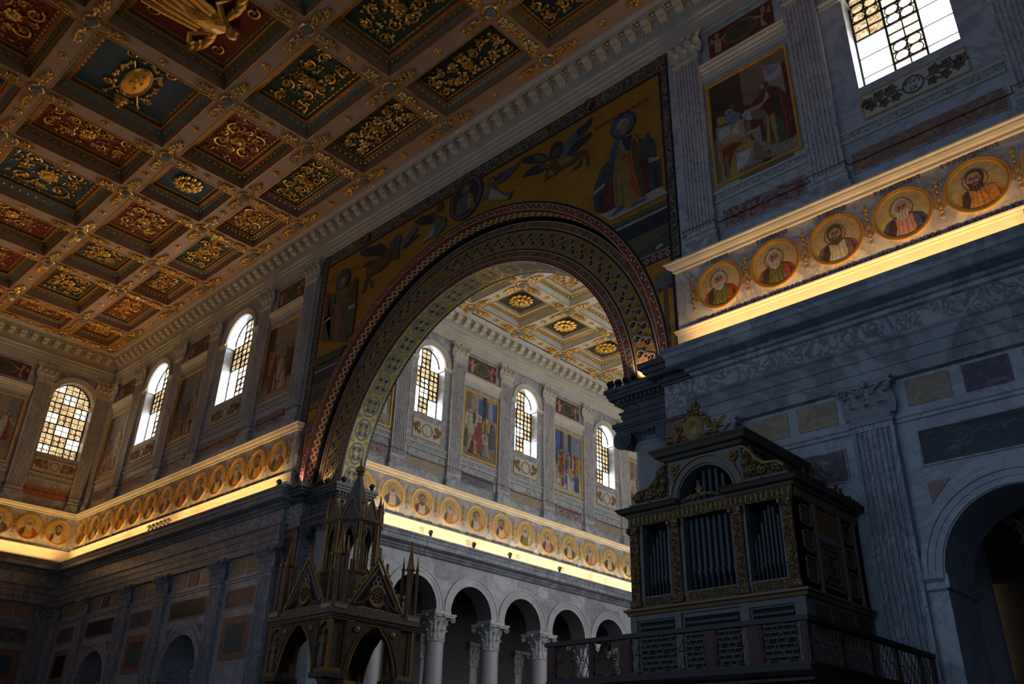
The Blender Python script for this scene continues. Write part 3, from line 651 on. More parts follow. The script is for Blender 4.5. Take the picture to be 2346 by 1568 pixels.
def plaque(F, c, w, z0, z1, label, txt=None, gold=True):
    t = thing('inlaid_plaque', label, 'plaque', F, c, 0, z0, 'inlaid flower plaques under the windows'); h = z1-z0; w2 = w/2
    b = MB(); b.wb(-w2, w2, 0, .03, 0, h); fixn(b.build('ground', mat('plaque_white', (.56, .53, .47), .4), t))
    f = MB()
    for x0, x1, za, zb in ((-w2-.04, -w2, -.04, h+.04), (w2, w2+.04, -.04, h+.04), (-w2, w2, -.04, 0), (-w2, w2, h, h+.04)): f.wb(x0, x1, 0, .05, za, zb)
    fixn(f.build('frame', mat('plaque_frame_gold', (.55, .33, .08), .5, .3), t))
    g = MB(); R = h*.37
    g.ringarc(0, h/2, R*.84, R, 0, 2*PI, .02, .055, 28)
    for s in (-1, 1):
        for k, x in enumerate((R+.26, R+.62, w2-.2)):
            if x > w2-.12: continue
            for sz, rr in ((1, .15), (-1, .12)):
                cz = h/2+sz*h*.2*(1 if k < 2 else .5); cx = s*(x+(.06 if sz > 0 else -.05))
                path = [(cx+rr*(1-.7*q/10)*math.cos(q*1.1), -.04, cz+rr*(1-.7*q/10)*math.sin(q*1.1)) for q in range(11)]; g.tube(path, .024, 4)
                g.ringarc(cx, cz, rr*.92, rr*1.1, 0, 2*PI, .02, .05, 14); g.prism(ell(cx, cz, rr*.3, rr*.3, 8), .02, .05)
                for q in range(5): a = q*1.26+k; g.prism(ell(cx+(rr+.035)*math.cos(a), cz+(rr+.035)*math.sin(a), .035, .035, 6, a), .02, .05)
        g.tube([(s*R, -.04, h/2), (s*(R+.25), -.04, h*.56), (s*(R+.5), -.04, h*.44), (s*(w2-.12), -.04, h*.52)], .022, 4)
        for q in range(5): g.prism(ell(s*(w2-.3+.05*q), h/2+(.09 if q % 2 else -.09), .06, .02, 6, .6*s), .02, .05)
    fixn(g.build('flower_inlay', mat('brown_gilt_inlay' if not gold else 'gilt_inlay', (.16, .12, .07) if not gold else (.34, .19, .05), .5, .2), t))
    if txt:
        for k, s in enumerate(txt.split('\n')): text('lettering', s, .26, F, 0, .035, h/2+.12-.26*k, mat('letter_dark', (.06, .05, .04), .6, var=0), t)
def band(mb, c, w):
    mb.ext([(0, 23.42), (.05, 23.42), (.05, 23.6), (.09, 23.63), (.09, 23.8), (.14, 23.84), (.14, 23.92), (.22, 24.0), (.22, 24.08), (.26, 24.12), (.26, 24.17), (0, 24.2)], c-w/2, c+w/2)
def paint_bay(F, c, w, kind, where, seed, red=REDM, zt=0, pw=None):
    pw = pw or min(3.0, w-.42)
    fresco(F, c, pw, 18.66, 23.08, kind, where[0], seed)
    putti_panel(F, c, pw-.36, 24.45, 25.6, where[1])
    mb = MB(); band(mb, c, w); strip(mb, c, w-.05); mb.wb(c-w/2, c+w/2, 0, .08, 25.82, 26.02, 0); o = fixn(mb.build('x', [STU, CARV], F=F)); global n_trim; n_trim += 1; o.name = 'trim_%d' % n_trim; struct(o)
    slab(F, c, pw-.1, 16.84, 17.54, red, where[2], 'marble panels under the frescoes')
def win_bay(F, c, w, where, pw=3.04, mw=4.3, m=PEACH, txt=None, gold=True, pz=(18.57, 19.45)):
    plaque(F, c, pw, pz[0], pz[1], where[0], txt, gold)
    mb = MB(); strip(mb, c, w-.05); o = fixn(mb.build('x', [STU, CARV], F=F)); global n_trim; n_trim += 1; o.name = 'trim_%d' % n_trim; struct(o)
    slab(F, c, mw, 16.8, 17.5, m, where[1], 'marble panels under the windows')
paint_bay(ARCH, -10.12, 3.42, 0, ('large framed fresco of a man in a crimson cloak over a kneeling figure', 'small cherub panel above the crimson cloak fresco', 'dark red marble panel under the crimson cloak fresco'), 1)
win_bay(ARCH, -4.95, 4.74, ('white plaque lettered PIVS IX between flower scrolls', 'long peach marble panel under the PIVS IX plaque'), txt='PIVS\nIX', gold=False)
for c, w, nm, sd in ((-39.12, 3.4, 'nearest left of the gold arch mosaic', 4), (-49.6, 3.35, 'between the two deep-set left windows', 7), (-59.95, 3.3, 'in the corner beside the end wall', 9)):
    paint_bay(ARCH, c, w, 3, ('tall gilt-framed fresco '+nm, 'small cherub panel above the fresco '+nm, 'dim red marble panel under the fresco '+nm), sd)
win_bay(ARCH, -44.37, 4.8, ('gilt flower plaque under the nearer deep-set window', 'peach marble panel under the nearer deep-set window'))
win_bay(ARCH, -54.9, 4.6, ('gilt flower plaque under the farther deep-set window', 'peach marble panel under the farther deep-set window'))
win_bay(END, 19.45, 3.15, ('gilt flower plaque under the amber window of the end wall', 'orange marble panel under the amber window of the end wall'), 2.75, 3.1, ORNG)
paint_bay(END, 14.45, 4.3, 3, ('dark fresco at the left edge of the photo, end wall', 'small cherub panel at the left edge above the end wall fresco', 'marble panel under the end wall fresco'), 12, pw=3.8)
for i, c in enumerate(NPAI):
    if not vis(-38, c, 20, 120): continue
    k = i; kn = [3, 1, 2, 1, 3, 2][i % 6]
    nm = {0: 'half hidden behind the arch', 1: 'nearest the arch, with red-robed court figures', 2: 'second from the arch, with kneeling figures', 3: 'third from the arch'}.get(k, ORD[k]+' from the arch')
    paint_bay(NAVE, c, 3.36, kn, ('nave wall fresco '+nm, 'cherub panel over the nave fresco '+nm, 'mauve marble panel under the nave fresco '+nm), 20+i, PURM if i % 2 else REDM, pw=2.95)
for i, c in enumerate(NWIN):
    if not vis(-38, c, 19, 120): continue
    nm = ORD[i]+' nave window from the arch'
    win_bay(NAVE, c, 3.36, ('gilt scroll plaque under the '+nm, 'yellow marble panel under the '+nm), 2.25, 3.1, YELM, pz=(18.72, 19.88))

# ------------------------------------------------------------ portrait roundels on the lit frieze
MGOLD = tess('mosaic_gold', (.38, .29, .12), .2, 14, .5, .0); RGOLD = mat('roundel_gilt_ring', (.80, .46, .09), .36, .7, var=.1)
RP = [MGOLD, tess('bust_skin', (.34, .21, .14), .15, 16), tess('bust_white_hair', (.40, .38, .33), .15, 16), tess('bust_brown_hair', (.10, .065, .04), .2, 16), tess('bust_dark', (.05, .035, .03), .2, 16),
      tess('robe_red', (.26, .06, .03), .3, 16), tess('robe_green', (.13, .13, .03), .3, 16), tess('robe_mauve', (.15, .09, .08), .3, 16), tess('robe_blue', (.06, .07, .10), .3, 16),
      tess('robe_orange', (.40, .19, .04), .3, 16), tess('robe_cream', (.42, .36, .25), .2, 16), tess('robe_pink', (.38, .2, .14), .2, 16), tess('halo_line', (.12, .05, .03), .1, 16)]+[tess('skin_shade', (.17, .095, .06), .2, 16)]+[tess(n_+'_fold', c_, .3, 16) for n_, c_ in (('red', (.11, .025, .015)), ('green', (.06, .06, .015)), ('mauve', (.07, .04, .04)), ('blue', (.025, .03, .05)), ('orange', (.2, .08, .02)), ('cream', (.24, .19, .12)), ('pink', (.2, .1, .07)))]
def roundel(F, c, z, cloak, tunic, hair, beard, label, names=None, R=.845, turn=0., bald=False, lab_r=None):
    t = thing('portrait_roundel', label, 'portrait roundel', F, c, .2, z, 'portrait roundels of the frieze')
    a = MB(); k = [0.01]
    def P(pts, mi): k[0] += .0011; a.add([(x*R, -k[0], y*R) for x, y in pts], [tuple(range(len(pts)))], mi)
    P(ell(0, 0, .88, .88, 32), 0)
    rr = .37; a.ringarc(-.02*R, .2*R, rr*R, (rr+.022)*R, 0, 2*PI, .01, .018, 28, 12)
    s = turn
    P([(-.62, -.6), (-.72, -.42), (-.58, -.18), (-.3, -.06), (-.14, .0), (.16, .0), (.34, -.06), (.62, -.2), (.74, -.42), (.62, -.6), (.4, -.76), (0, -.86), (-.4, -.76)], cloak)
    P([(-.28, -.1), (.3, -.1), (.36, -.5), (.3, -.8), (0, -.86), (-.34, -.79), (-.36, -.45)], tunic)
    for x, w_ in ((-.2, .03), (-.08, .02), (.05, .035), (.2, .025)): P([(x*.8, -.16), (x*.8+w_*.5, -.16), (x*1.3+w_, -.76), (x*1.3, -.77)], tunic+9)
    for x, y, dx, dy, w_ in ((-.32, -.1, -.22, -.42, .03), (-.42, -.16, -.14, -.4, .04), (-.3, -.2, -.06, -.5, .03), (.38, -.14, .2, -.4, .04), (.3, -.14, .12, -.5, .03)): P([(x, y), (x+w_, y), (x+dx+w_*1.6, y+dy), (x+dx, y+dy)], cloak+9)
    P([(-.14, -.18), (.15, -.18), (.13, .08), (-.12, .08)], 1)
    P([(-.5, -.3), (-.3, -.1), (-.26, -.5), (-.36, -.74), (-.52, -.66)], 4 if cloak != 4 else 7)
    P([(.34, -.12), (.5, -.22), (.56, -.66), (.4, -.74), (.3, -.4)], cloak)
    P(ell(-.02, .27, .28, .33, 18), hair)
    P(ell(-.02+.03*s, .21, .225, .29 if bald else .25, 18), 1)
    P([(-.02-.21*s, .3), (-.02-.1*s, .36), (-.02-.09*s, .0), (-.02-.15*s, .0), (-.02-.2*s, .1)], 13)
    if bald: P(ell(-.02+.02*s, .36, .19, .14, 12), 1)
    if beard:
        P([(-.25+.03*s, .16), (-.12, .08), (0+.03*s, .11), (.1, .08), (.22+.03*s, .16), (.18, -.14), (.03*s, -.26), (-.2, -.14)], hair)
        P([(-.1+.04*s, .045), (.09+.04*s, .045), (.06+.04*s, .02), (-.07+.04*s, .02)], 1 if hair != 1 else 4)
    else: P([(-.07+.04*s, .05), (.07+.04*s, .05), (.05+.04*s, .03), (-.05+.04*s, .03)], 5)
    if beard:
        for x in (-.12, -.03, .07): P([(x, .0), (x+.02, .0), (x+.03, -.17), (x+.015, -.19)], 13 if hair != 3 else 4)
    for x in (-.1, .07): P(ell(x+.04*s, .255, .055, .035, 10), 13); P(ell(x+.04*s, .245, .034, .016, 8), 4); P([(x-.05+.04*s, .285), (x+.05+.04*s, .285), (x+.05+.04*s, .3), (x-.05+.04*s, .3)], 3)
    P([(-.03+.05*s, .24), (.005+.05*s, .24), (.03+.05*s, .13), (-.04+.05*s, .13)], 7)
    a.build('portrait', RP, t)
    f = MB(); f.ringarc(0, 0, .875*R, .905*R, 0, 2*PI, 0, .04, 40); f.ringarc(0, 0, .945*R, R, 0, 2*PI, 0, .06, 40); f.ringarc(0, 0, .9*R, .95*R, 0, 2*PI, 0, .025, 40)
    o = fixn(f.build('gilt_ring', RGOLD, t)); o['label'] = 'gilded double ring'
    lm = mat('letter_dark', (.06, .05, .04), .6, var=0)
    if names:
        if names[0]: text('name_lettering', names[0], .21, F, .0, .01, .98, mat('letter_ochre', (.12, .07, .03), .6, var=0), t)
        if names[1]: text('date_lettering', names[1], .225, F, 0, .01, -1.02, lm, t, width=min(1.9, .105*len(names[1])+.1))
    return t
def candel(F, c, z, label, group):
    t = thing('gilt_candelabrum_ornament', label, 'wall ornament', F, c, .2, z, group)
    g = MB(); g.tube([(0, -.02, -.66), (0, -.02, .66)], .012, 5)
    for zz, r in ((-.62, .09), (-.45, .06), (-.28, .1), (.02, .11), (.3, .06), (.52, .08), (.68, .1)): g.ball((0, -.04, zz), (r, .045, r), n=8)
    for zz, w in ((-.36, .2), (-.18, .15), (.18, .12), (.44, .22)):
        for s in (-1, 1): g.tube([(0, -.04, zz-.06), (s*w*.6, -.05, zz-.02), (s*w, -.05, zz+.07), (s*w*.75, -.05, zz+.12)], .022, 4); g.blob((s*w, -.05, zz+.03), (.045, .03, .045))
    g.ringarc(0, .02, .1, .13, 0, 2*PI, 0, .07, 14); g.v = [(a*.68, b*.6, c*.9) for a, b, c in g.v]; fixn(g.build('gilt_relief', GOLDD, t)); return t
cls = [(5, 9, 2, True), (5, 6, 2, True), (7, 10, 3, True), (8, 11, 2, True), (9, 9, 3, True), (7, 6, 3, False), (5, 10, 3, True), (8, 9, 2, True)]
CAND = None
ZR = 14.68
def cand(F, u, lab, g):
    global CAND
    if CAND is None: CAND = candel(F, u, ZR, lab, g)
    else: dup(CAND, F, u, .2, ZR, lab, g)
right = [(-11.86, 'S·FELIX·II', 'SED·A·I·M·III·D·II·', 'white-bearded man in a red cloak, first right of the mosaic arch'), (-9.9, 'S·DAMASVS', 'SED·A·XVIII·M·II·D·X·', 'white-haired man in a red and green robe, second right of the arch'),
         (-7.93, 'S·SIRICIVS', 'SED·A·XV·M·XI·D·XXV·', 'dark-haired bearded man in a mauve robe, third right of the arch'), (-5.97, 'S·ANASTASIVS', 'SED·A·II·D·XXVI·', 'grey-bearded man in a blue cloak, fourth right of the arch'),
         (-4.0, 'S·INNOCENTIVS', 'SED·A·XV·M·II·D·XX·', 'bald bearded man in orange and brown, fifth right of the arch'), (-2.04, '', '', 'roundel cut by the right edge of the photo')]
for i, (x, a, b, w_) in enumerate(right):
    cl, tu, ha, be = [(5, 6, 2, True), (5, 6, 2, True), (7, 10, 3, True), (8, 11, 2, True), (9, 9, 4, True), (7, 10, 3, True)][i]
    roundel(ARCH, x, ZR, cl, tu, ha, be, 'lit gilt roundel, '+w_, (a, b), turn=(-1 if i == 4 else .5), bald=i in (4, 3))
    cand(ARCH, x-.98, 'slim gilded ornament '+('beside the frieze end, right of the mosaic' if i == 0 else 'left of the '+ORD[i]+' roundel right of the arch'), 'gilded ornaments between the right-hand roundels')
rn = random.Random(5)
for k in range(13):
    x = -37.42-1.976*k; cl, tu, ha, be = cls[(k*3+1) % 8]
    if not vis(x, 21.8, ZR): continue
    roundel(ARCH, x, ZR, cl, tu, ha, be, 'foreshortened gilt roundel on the left frieze, '+(ORD[k]+' from the triumphal arch' if k < 12 else 'last before the corner'), ('ı'*0, 'SED·ANN·'+['IV', 'II', 'VI', 'III'][k % 4]+'·M·'+['V', 'II'][k % 2]), turn=rn.choice([-1, 1]), bald=k % 3 == 0)
    cand(ARCH, x+.99, 'slim gilded ornament right of the '+ORD[k]+' left-frieze roundel from the arch', 'gilded ornaments of the left frieze')
for k in range(3):
    y = 20.75-1.89*k
    roundel(END, y, ZR, [9, 5, 8][k], [10, 9, 6][k], [3, 2, 2][k], True, 'warm lit roundel on the end wall, '+['nearest the corner', 'second from the corner', 'cut by the left photo edge'][k], ('', ''), turn=[1, 1, -1][k])
    cand(END, y-.945, 'slim gilded ornament left of the end wall roundel, '+ORD[k]+' from the corner', 'gilded ornaments of the end wall')
for k in range(-1, 12):
    y = (29.75+2.231*k)*.9947+.0; cl, tu, ha, be = [(8, 10, 2, True), (7, 10, 3, True), (10, 9, 2, True), (9, 10, 3, False), (9, 10, 3, True), (10, 6, 2, True), (7, 11, 2, True), (8, 10, 2, True), (10, 11, 2, True), (8, 10, 2, True), (6, 10, 2, True), (5, 10, 2, True)][k % 12]
    if not vis(-37.8, y, ZR): continue
    nm = 'half hidden by the arch' if k < 0 else ORD[k]+' clear of the arch'
    roundel(NAVE, y, ZR+.04, cl, tu, ha, be, 'bright gilt roundel on the nave frieze, '+nm, ('', 'SED·ANN·'+['VII', 'IV', 'IV', 'IV', 'V', 'II'][k % 6]+'·M·'+['II', 'VI'][k % 2]), R=.83, turn=[-1, .3, -.6, 1][k % 4], bald=k in (0, 2, 6, 8))
    cand(NAVE, y-1.11, 'slim gilded ornament left of the nave roundel '+nm, 'gilded ornaments of the nave frieze')

# ------------------------------------------------------------ lower wall inlay
def low_window_bay(c, nm):
    for k, (x, m) in enumerate(((c-1.38, YELM), (c+.05, PURM), (c+1.47, YELM))):
        slab(ARCH, x, 1.1, 9.1, 9.83, m, 'small '+['left ochre', 'middle purple', 'right ochre'][k]+' marble panel above '+nm, 'small marble panels of the lower walls', False)
    slab(ARCH, c+.02, 3.7, 7.5, 8.38, BLKM, 'wide dark veined marble panel above '+nm, 'wide dark marble panels')
    mb = MB()
    for a, b, p in ((1.9, 2.06, .05), (2.06, 2.22, .08), (2.22, 2.36, .13)): mb.ringarc(c, 4.75, a, b, 0, PI, 0, p, 36)
    for s in (-1, 1):
        mb.prism([(c+s*1.85, 7.05), (c+s*1.3, 7.05), (c+s*1.85, 6.5)], 0, .03, 1)
        x0, x1 = sorted((c+s*1.86, c+s*2.38))
        mb.ext([(0, 4.2), (.06, 4.2), (.06, 4.4), (.12, 4.45), (.12, 4.6), (.2, 4.68), (.2, 4.78), (0, 4.8)], x0, x1)
        mb.wb(x0+.0, x1, 0, .05, -1.6, 4.2)
        q0, q1 = sorted((c+s*1.88, c+s*1.78)); mb.wb(q0, q1, -2.0, .15, 4.45, 4.78)
    o = fixn(mb.build('x', [WMB, PEACH], F=ARCH)); global n_trim; n_trim += 1; o.name = 'trim_%d' % n_trim; struct(o)
low_window_bay(-4.97, 'the small arch at the right edge'); low_window_bay(-44.35, 'the nearer small arch on the left'); low_window_bay(-55.0, 'the farther small arch on the left')
def low_paint_bay(F, c, w, nm, inner, inn):
    n = 2
    for k in range(n): slab(F, c+(-.72, .72)[k], 1.15, 9.1, 9.83, YELM, 'small '+['left', 'right'][k]+' ochre marble panel '+nm, 'small marble panels of the lower walls', False)
    slab(F, c, w-.75, 7.5, 8.34, PURM, 'purple breccia marble panel '+nm, 'purple marble panels')
    mb = MB(); h = w-.9; mb.wb(c-h/2, c+h/2, 0, .02, 5.05, 7.05, 1); mb.wb(c-h/2+.42, c+h/2-.42, 0, .035, 5.4, 6.7, 0); tag(fixn(mb.build('framed_marble_panel', [inner, PEACH], F=F)), inn+nm, 'marble panel', 'framed marble panels')
low_paint_bay(ARCH, -10.1, 3.42, 'right of the organ case', REDM, 'framed red marble panel ')
low_paint_bay(ARCH, -39.15, 3.4, 'beside the triumphal arch on the left', GRNM, 'framed dark green marble panel ')
low_paint_bay(ARCH, -49.6, 3.4, 'between the two small left arches', GRNM, 'framed green marble panel ')
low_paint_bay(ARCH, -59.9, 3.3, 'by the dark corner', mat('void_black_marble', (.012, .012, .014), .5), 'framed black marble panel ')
low_paint_bay(END, 19.35, 3.3, 'on the dark end wall', GRNM, 'framed dark panel ')
mb = MB(); mb.ext([(0, 8.7), (.07, 8.72), (.07, 8.8), (.12, 8.84), (.12, 8.88), (0, 8.9)], -13, 9); struct(fixn(mb.build('trim_200', WMB, F=ARCH)))
mb = MB(); mb.ext([(0, 8.7), (.07, 8.72), (.07, 8.8), (.12, 8.84), (.12, 8.88), (0, 8.9)], -62.7, -36.4); struct(fixn(mb.build('trim_201', WMB, F=ARCH)))
mb = MB(); mb.ext([(0, 8.7), (.07, 8.72), (.07, 8.8), (.12, 8.84), (.12, 8.88), (0, 8.9)], -3, 22); struct(fixn(mb.build('trim_202', WMB, F=END)))
# ------------------------------------------------------------ triumphal arch mosaic
GG = tess('gold_ground_mosaic', (.40, .195, .025), .16, 6, .5, .15)
OGG = tess('olive_gold_mosaic', (.40, .28, .06), .35, 3, .35, .3)
BRD = carved('leaf_border_mosaic', (.05, .045, .03), (.20, .19, .14), 3.2, .5, thr=.5, bump=.1)
MK = [mat('mosaic_black', (.015, .017, .022), .4), tess('mosaic_red', (.22, .05, .025), .25, 12), mat('mosaic_line', (.52, .46, .40), .45), tess('mosaic_zigzag_brown', (.20, .10, .03), .3, 12),
      tess('mosaic_slate', (.12, .16, .19), .3, 12), mat('mosaic_dot', (.55, .52, .45), .4, var=0), mat('mosaic_cream', (.82, .62, .42), .45), tess('mosaic_brown_gold', (.30, .17, .035), .35, 8, .4, .1),
      tess('mosaic_sage', (.12, .17, .12), .3, 12), mat('mosaic_grey_outline', (.27, .24, .20), .5)]
KB, KR, KL, KZ, KS, KD, KC, KG, KE, KO = range(10)
t = thing('triumphal_arch', 'giant round arch framed by mosaic bands of scrolls and red dots', 'arch', ARCH, AC, 0, AZ)
o1 = MB(); A0, A1 = 0, PI
for a, b, p, m in ((10.68, 10.76, .05, KB), (10.655, 10.68, .052, KL), (10.42, 10.655, .045, KR), (10.39, 10.42, .05, KL), (10.35, 10.39, .045, KR)): o1.ringarc(0, 0, a, b, A0, A1, .0, p, 96, m)
n = 190
for i in range(n):
    g = PI*(i+.5)/n
    if i % 2: o1.prism(ell(10.58*math.cos(g), 10.58*math.sin(g), .045, .035, 6, g), .04, .058, KD)
    else: o1.prism(ell(10.5*math.cos(g), 10.5*math.sin(g), .03, .075, 6, g), .04, .058, (KS, KE, KD)[i//2 % 3])
fixn(o1.build('outer_band', MK, t))
def cyl(mb, r, a0, a1, y0, y1, mi, n=1):
    vs = []; 
    for i in range(n+1):
        a = a0+(a1-a0)*i/n; vs += [(r*math.cos(a), y0, r*math.sin(a)), (r*math.cos(a), y1, r*math.sin(a))]
    mb.add(vs, [(2*i, 2*i+1, 2*i+3, 2*i+2) for i in range(n)], mi)
lt = MB(); cyl(lt, 10.345, 0, PI, .0, .7, KB, 96); cyl(lt, 10.335, 0, PI, .0, .06, KR, 96); cyl(lt, 10.335, 0, PI, .05, .5, KZ, 96); cyl(lt, 10.335, 0, PI, .6, .7, KB, 96)
n = 84
for i in range(n):
    g = PI*(i+.5)/n; h_ = PI/n*.5
    def dq(r, s, y, m): lt.add([(r*math.cos(g-h_*s), .28, r*math.sin(g-h_*s)), (r*math.cos(g), .28+y, r*math.sin(g)), (r*math.cos(g+h_*s), .28, r*math.sin(g+h_*s)), (r*math.cos(g), .28-y, r*math.sin(g))], [(0, 1, 2, 3)], m)
    dq(10.33, 1.16, .21, KC); dq(10.325, .6, .11, KR)
lt.build('lattice_band', MK, t)
sc = MB(); q = -.7
for a, b, p, m in ((10.2, 10.36, .0, KB), (10.17, 10.2, .02, KL), (9.9, 10.17, .01, KZ), (9.87, 9.9, .02, KL), (9.78, 9.87, .015, KB), (8.9, 9.78, .008, KG), (8.83, 8.9, .015, KB), (8.8, 8.83, .02, KL),
                   (8.55, 8.8, .01, KZ), (8.52, 8.55, .02, KL), (8.35, 8.52, .012, KR)): sc.ringarc(0, 0, a, b, 0, PI, q-.02, q+p, 96, m)
for rr, w in ((10.035, .11), (8.675, .1)):
    n = 120
    for i in range(n):
        g = PI*(i+.5)/n; h_ = PI/n*.45; s = 1 if i % 2 else -1
        sc.prism([(r_*math.cos(a_), r_*math.sin(a_)) for r_, a_ in ((rr+s*w, g), (rr-s*w, g-h_), (rr-s*w, g+h_))], q+.01, q+.022, (KS, KE, KR)[i % 3])
for i in range(150):
    g = PI*(i+.5)/150; sc.prism(ell(8.44*math.cos(g), 8.44*math.sin(g), .025, .025, 5), q+.01, q+.024, KD)
n = 44
for i in range(n):
    g = PI*(i+.5)/n
    for row in (0, 1):
        if 23 < i+row*.5 < 27 and False: continue
        rr = (9.56, 9.14)[row]; gg = g+(row*.5)*PI/n*1.0
        cx, cz = rr*math.cos(gg), rr*math.sin(gg)
        if abs(gg-PI*.585) < .085: continue
        sc.ringarc(cx, cz, .15, .185, 0, 2*PI, q+.008, q+.025, 14, KO); sc.prism(ell(cx, cz, .075, .1, 8, gg), q+.008, q+.018, KB); sc.prism(ell(cx-.02, cz+.02, .02, .05, 6, gg), q+.018, q+.022, KO); s_ = .2*(1 if row else -1); sc.prism([(cx-.1, cz), (cx+.1, cz), ((rr+s_*1.6)*math.cos(gg+.03), (rr+s_*1.6)*math.sin(gg+.03))], q+.004, q+.008, KG)
    g2 = g+PI/n*.5
    sc.prism(ell(9.36*math.cos(g2), 9.36*math.sin(g2), .05, .11, 6, g2+.6), q+.008, q+.022, KS)
for k in (0, 1):
    sc.tube([((9.36+.34*math.sin(j*PI*44/220+k*PI))*math.cos(PI*j/220), -q-.012, (9.36+.34*math.sin(j*PI*44/220+k*PI))*math.sin(PI*j/220)) for j in range(1, 220)], .016, 4, KS)
cx, cz = 9.34*math.cos(PI*.585), 9.34*math.sin(PI*.585)
sc.prism(ell(cx, cz, .72, .42, 24, PI*.085), q+.008, q+.02, KE); sc.prism(ell(cx, cz, .62, .35, 24, PI*.085), q+.02, q+.028, KG)
fixn(sc.build('scroll_band', MK, t))
sf = MB(); cyl(sf, 8.345, 0, PI, .7, 2.0, KG, 96)
for y0, y1, m in ((.7, .78, KB), (.78, .81, KL), (1.84, 1.87, KL), (1.9, 2.0, KB)): cyl(sf, 8.338, 0, PI, y0, y1, m, 96)
sg = MB(); cyl(sg, 8.34, 0, PI, .82, 1.84, 0, 96); sg.build('soffit_ground', OGG, t)
def ringcyl(mb, g, y, a, b, r, w, mi, n=16):
    vs = []
    for i in range(n):
        c_, s_ = math.cos(2*PI*i/n), math.sin(2*PI*i/n)
        for k in (1, 1-w): gg = g+a*k*c_/8.34; vs.append((r*math.cos(gg), y+b*k*s_, r*math.sin(gg)))
    mb.add(vs, [(2*i, 2*((i+1) % n), 2*((i+1) % n)+1, 2*i+1) for i in range(n)], mi)
n = 22
for i in range(n):
    g = PI*(i+.5)/n; ringcyl(sf, g, 1.33, .56, .44, 8.33, .16, KS); ringcyl(sf, g, 1.33, .36, .2, 8.327, .3, KS); ringcyl(sf, g, 1.33, .12, .3, 8.326, .25, KG)
    for dg, dy in ((-.22, .14), (.22, -.14), (-.2, -.18), (.2, .18)): ringcyl(sf, g+dg/8.34, 1.33+dy, .14, .12, 8.326, .25, KS, 12); ringcyl(sf, g+dg/8.34, 1.33+dy, .08, .07, 8.325, .99, KB, 8)
    for dy in (-.4, .4): ringcyl(sf, g+PI/n*.5, 1.33+dy, .1, .09, 8.326, .3, KE, 10)
for i in range(130):
    g = PI*(i+.5)/130; ringcyl(sf, g, 1.95, .022, .022, 8.33, .99, KD, 5)
sf.build('soffit_mosaic', MK, t)

# gold field with border and figures
t = thing('arch_wall_mosaic', 'gold ground mosaic with haloed figures around the giant arch', 'mosaic', ARCH, AC, 0, 12.5)
def Z(mb): mb.v = [(a-AC, b, c-12.5) for a, b, c in mb.v]; return mb
XI0, XI1, ZI = -35.58, -13.66, 25.28
mb = MB(); awall(mb, XI0, XI1, 12.5, ZI, [(AC, 10.76, 12.5, AZ+.05)], .012, p0=.014, n=64); Z(mb).build('gold_ground', GG, t)
mb = MB()
for a, b, c, d in ((XL, XI0, 12.5, 26.05), (XI1, XR, 12.5, 26.05), (XI0, XI1, ZI, 26.05)): mb.wb(a, b, 0, .03, c, d, 0)
for a, b, c, d, m in ((XI0-.02, XI0+.07, 12.5, ZI, 1), (XI1-.07, XI1+.02, 12.5, ZI, 1), (XI0, XI1, ZI-.07, ZI+.02, 1), (XI0-.06, XI0-.03, 12.5, ZI, 2), (XI1+.03, XI1+.06, 12.5, ZI, 2), (XI0, XI1, ZI+.03, ZI+.06, 2), (XL, XL+.05, 12.5, 26.05, 1), (XR-.06, XR, 12.5, 26.05, 1), (XL, XR, 25.98, 26.05, 1)): mb.wb(a, b, 0, .036, c, d, m)
fixn(Z(mb).build('leaf_border', [BRD, MK[0], mat('thin_red_line', (.25, .08, .05), .5)], t))
MP = [tess('fig_dark_green', (.05, .075, .06), .25, 9), tess('fig_black_blue', (.025, .035, .055), .25, 9), tess('fig_olive', (.10, .11, .05), .25, 9), tess('fig_pale', (.34, .30, .24), .2, 9), tess('fig_ochre', (.26, .17, .05), .25, 9),
      tess('fig_blue', (.06, .09, .16), .3, 9), tess('fig_red', (.36, .08, .02), .3, 9), tess('fig_skin', (.28, .18, .10), .2, 9), tess('fig_brown', (.10, .06, .035), .3, 9), tess('fig_mauve', (.16, .10, .09), .3, 9),
      tess('fig_teal', (.08, .13, .13), .3, 9), tess('fig_maroon', (.11, .03, .03), .3, 9), tess('fig_gold', (.42, .26, .07), .3, 9)]
GD, BB, OL, PL, OC, BU, RD, SK, BW, MV, TL, MR, GL = range(13)
def pxp(pts, reg):  # zoomed measurement -> wall coordinates
    ox, oy, s = reg; return [W(ox+a/s, oy+b/s) for a, b in pts]
class Mos:
    def __init__(s): s.mb = MB(); s.k = 0
    def P(s, pts, mi): s.k += 1; s.mb.add([(a-AC, -(.02+.0005*s.k), b-12.5) for a, b in pts], [tuple(range(len(pts)))], mi)
    def side(s, z0, z1, mi, sgn=None, n=8):
        s.k += 1
        for sg in ((-1, 1) if sgn is None else (sgn,)):
            vs = []
            for i in range(n+1):
                z = z0+(z1-z0)*i/n; dx = math.sqrt(max(0, 10.78**2-(z-AZ)**2)); a, b = sorted((AC+sg*dx, XI0+.07 if sg < 0 else XI1-.07))
                if (sg < 0 and AC-dx < XI0+.07) or (sg > 0 and AC+dx > XI1-.07): a = b
                vs += [(a-AC, -(.02+.0005*s.k), z-12.5), (b-AC, -(.02+.0005*s.k), z-12.5)]
            s.mb.add(vs, [(2*i, 2*i+1, 2*i+3, 2*i+2) for i in range(n)], mi)
m_ = Mos()
m_.side(18.25, 19.15, GD); m_.side(19.0, 19.12, OL); m_.side(18.75, 18.86, PL); m_.side(18.1, 18.75, BB); m_.side(17.08, 18.1, OL); m_.side(17.08, 17.45, GD); m_.side(16.68, 17.08, MR); m_.side(16.68, 16.72, BB); m_.side(17.06, 17.1, PL)
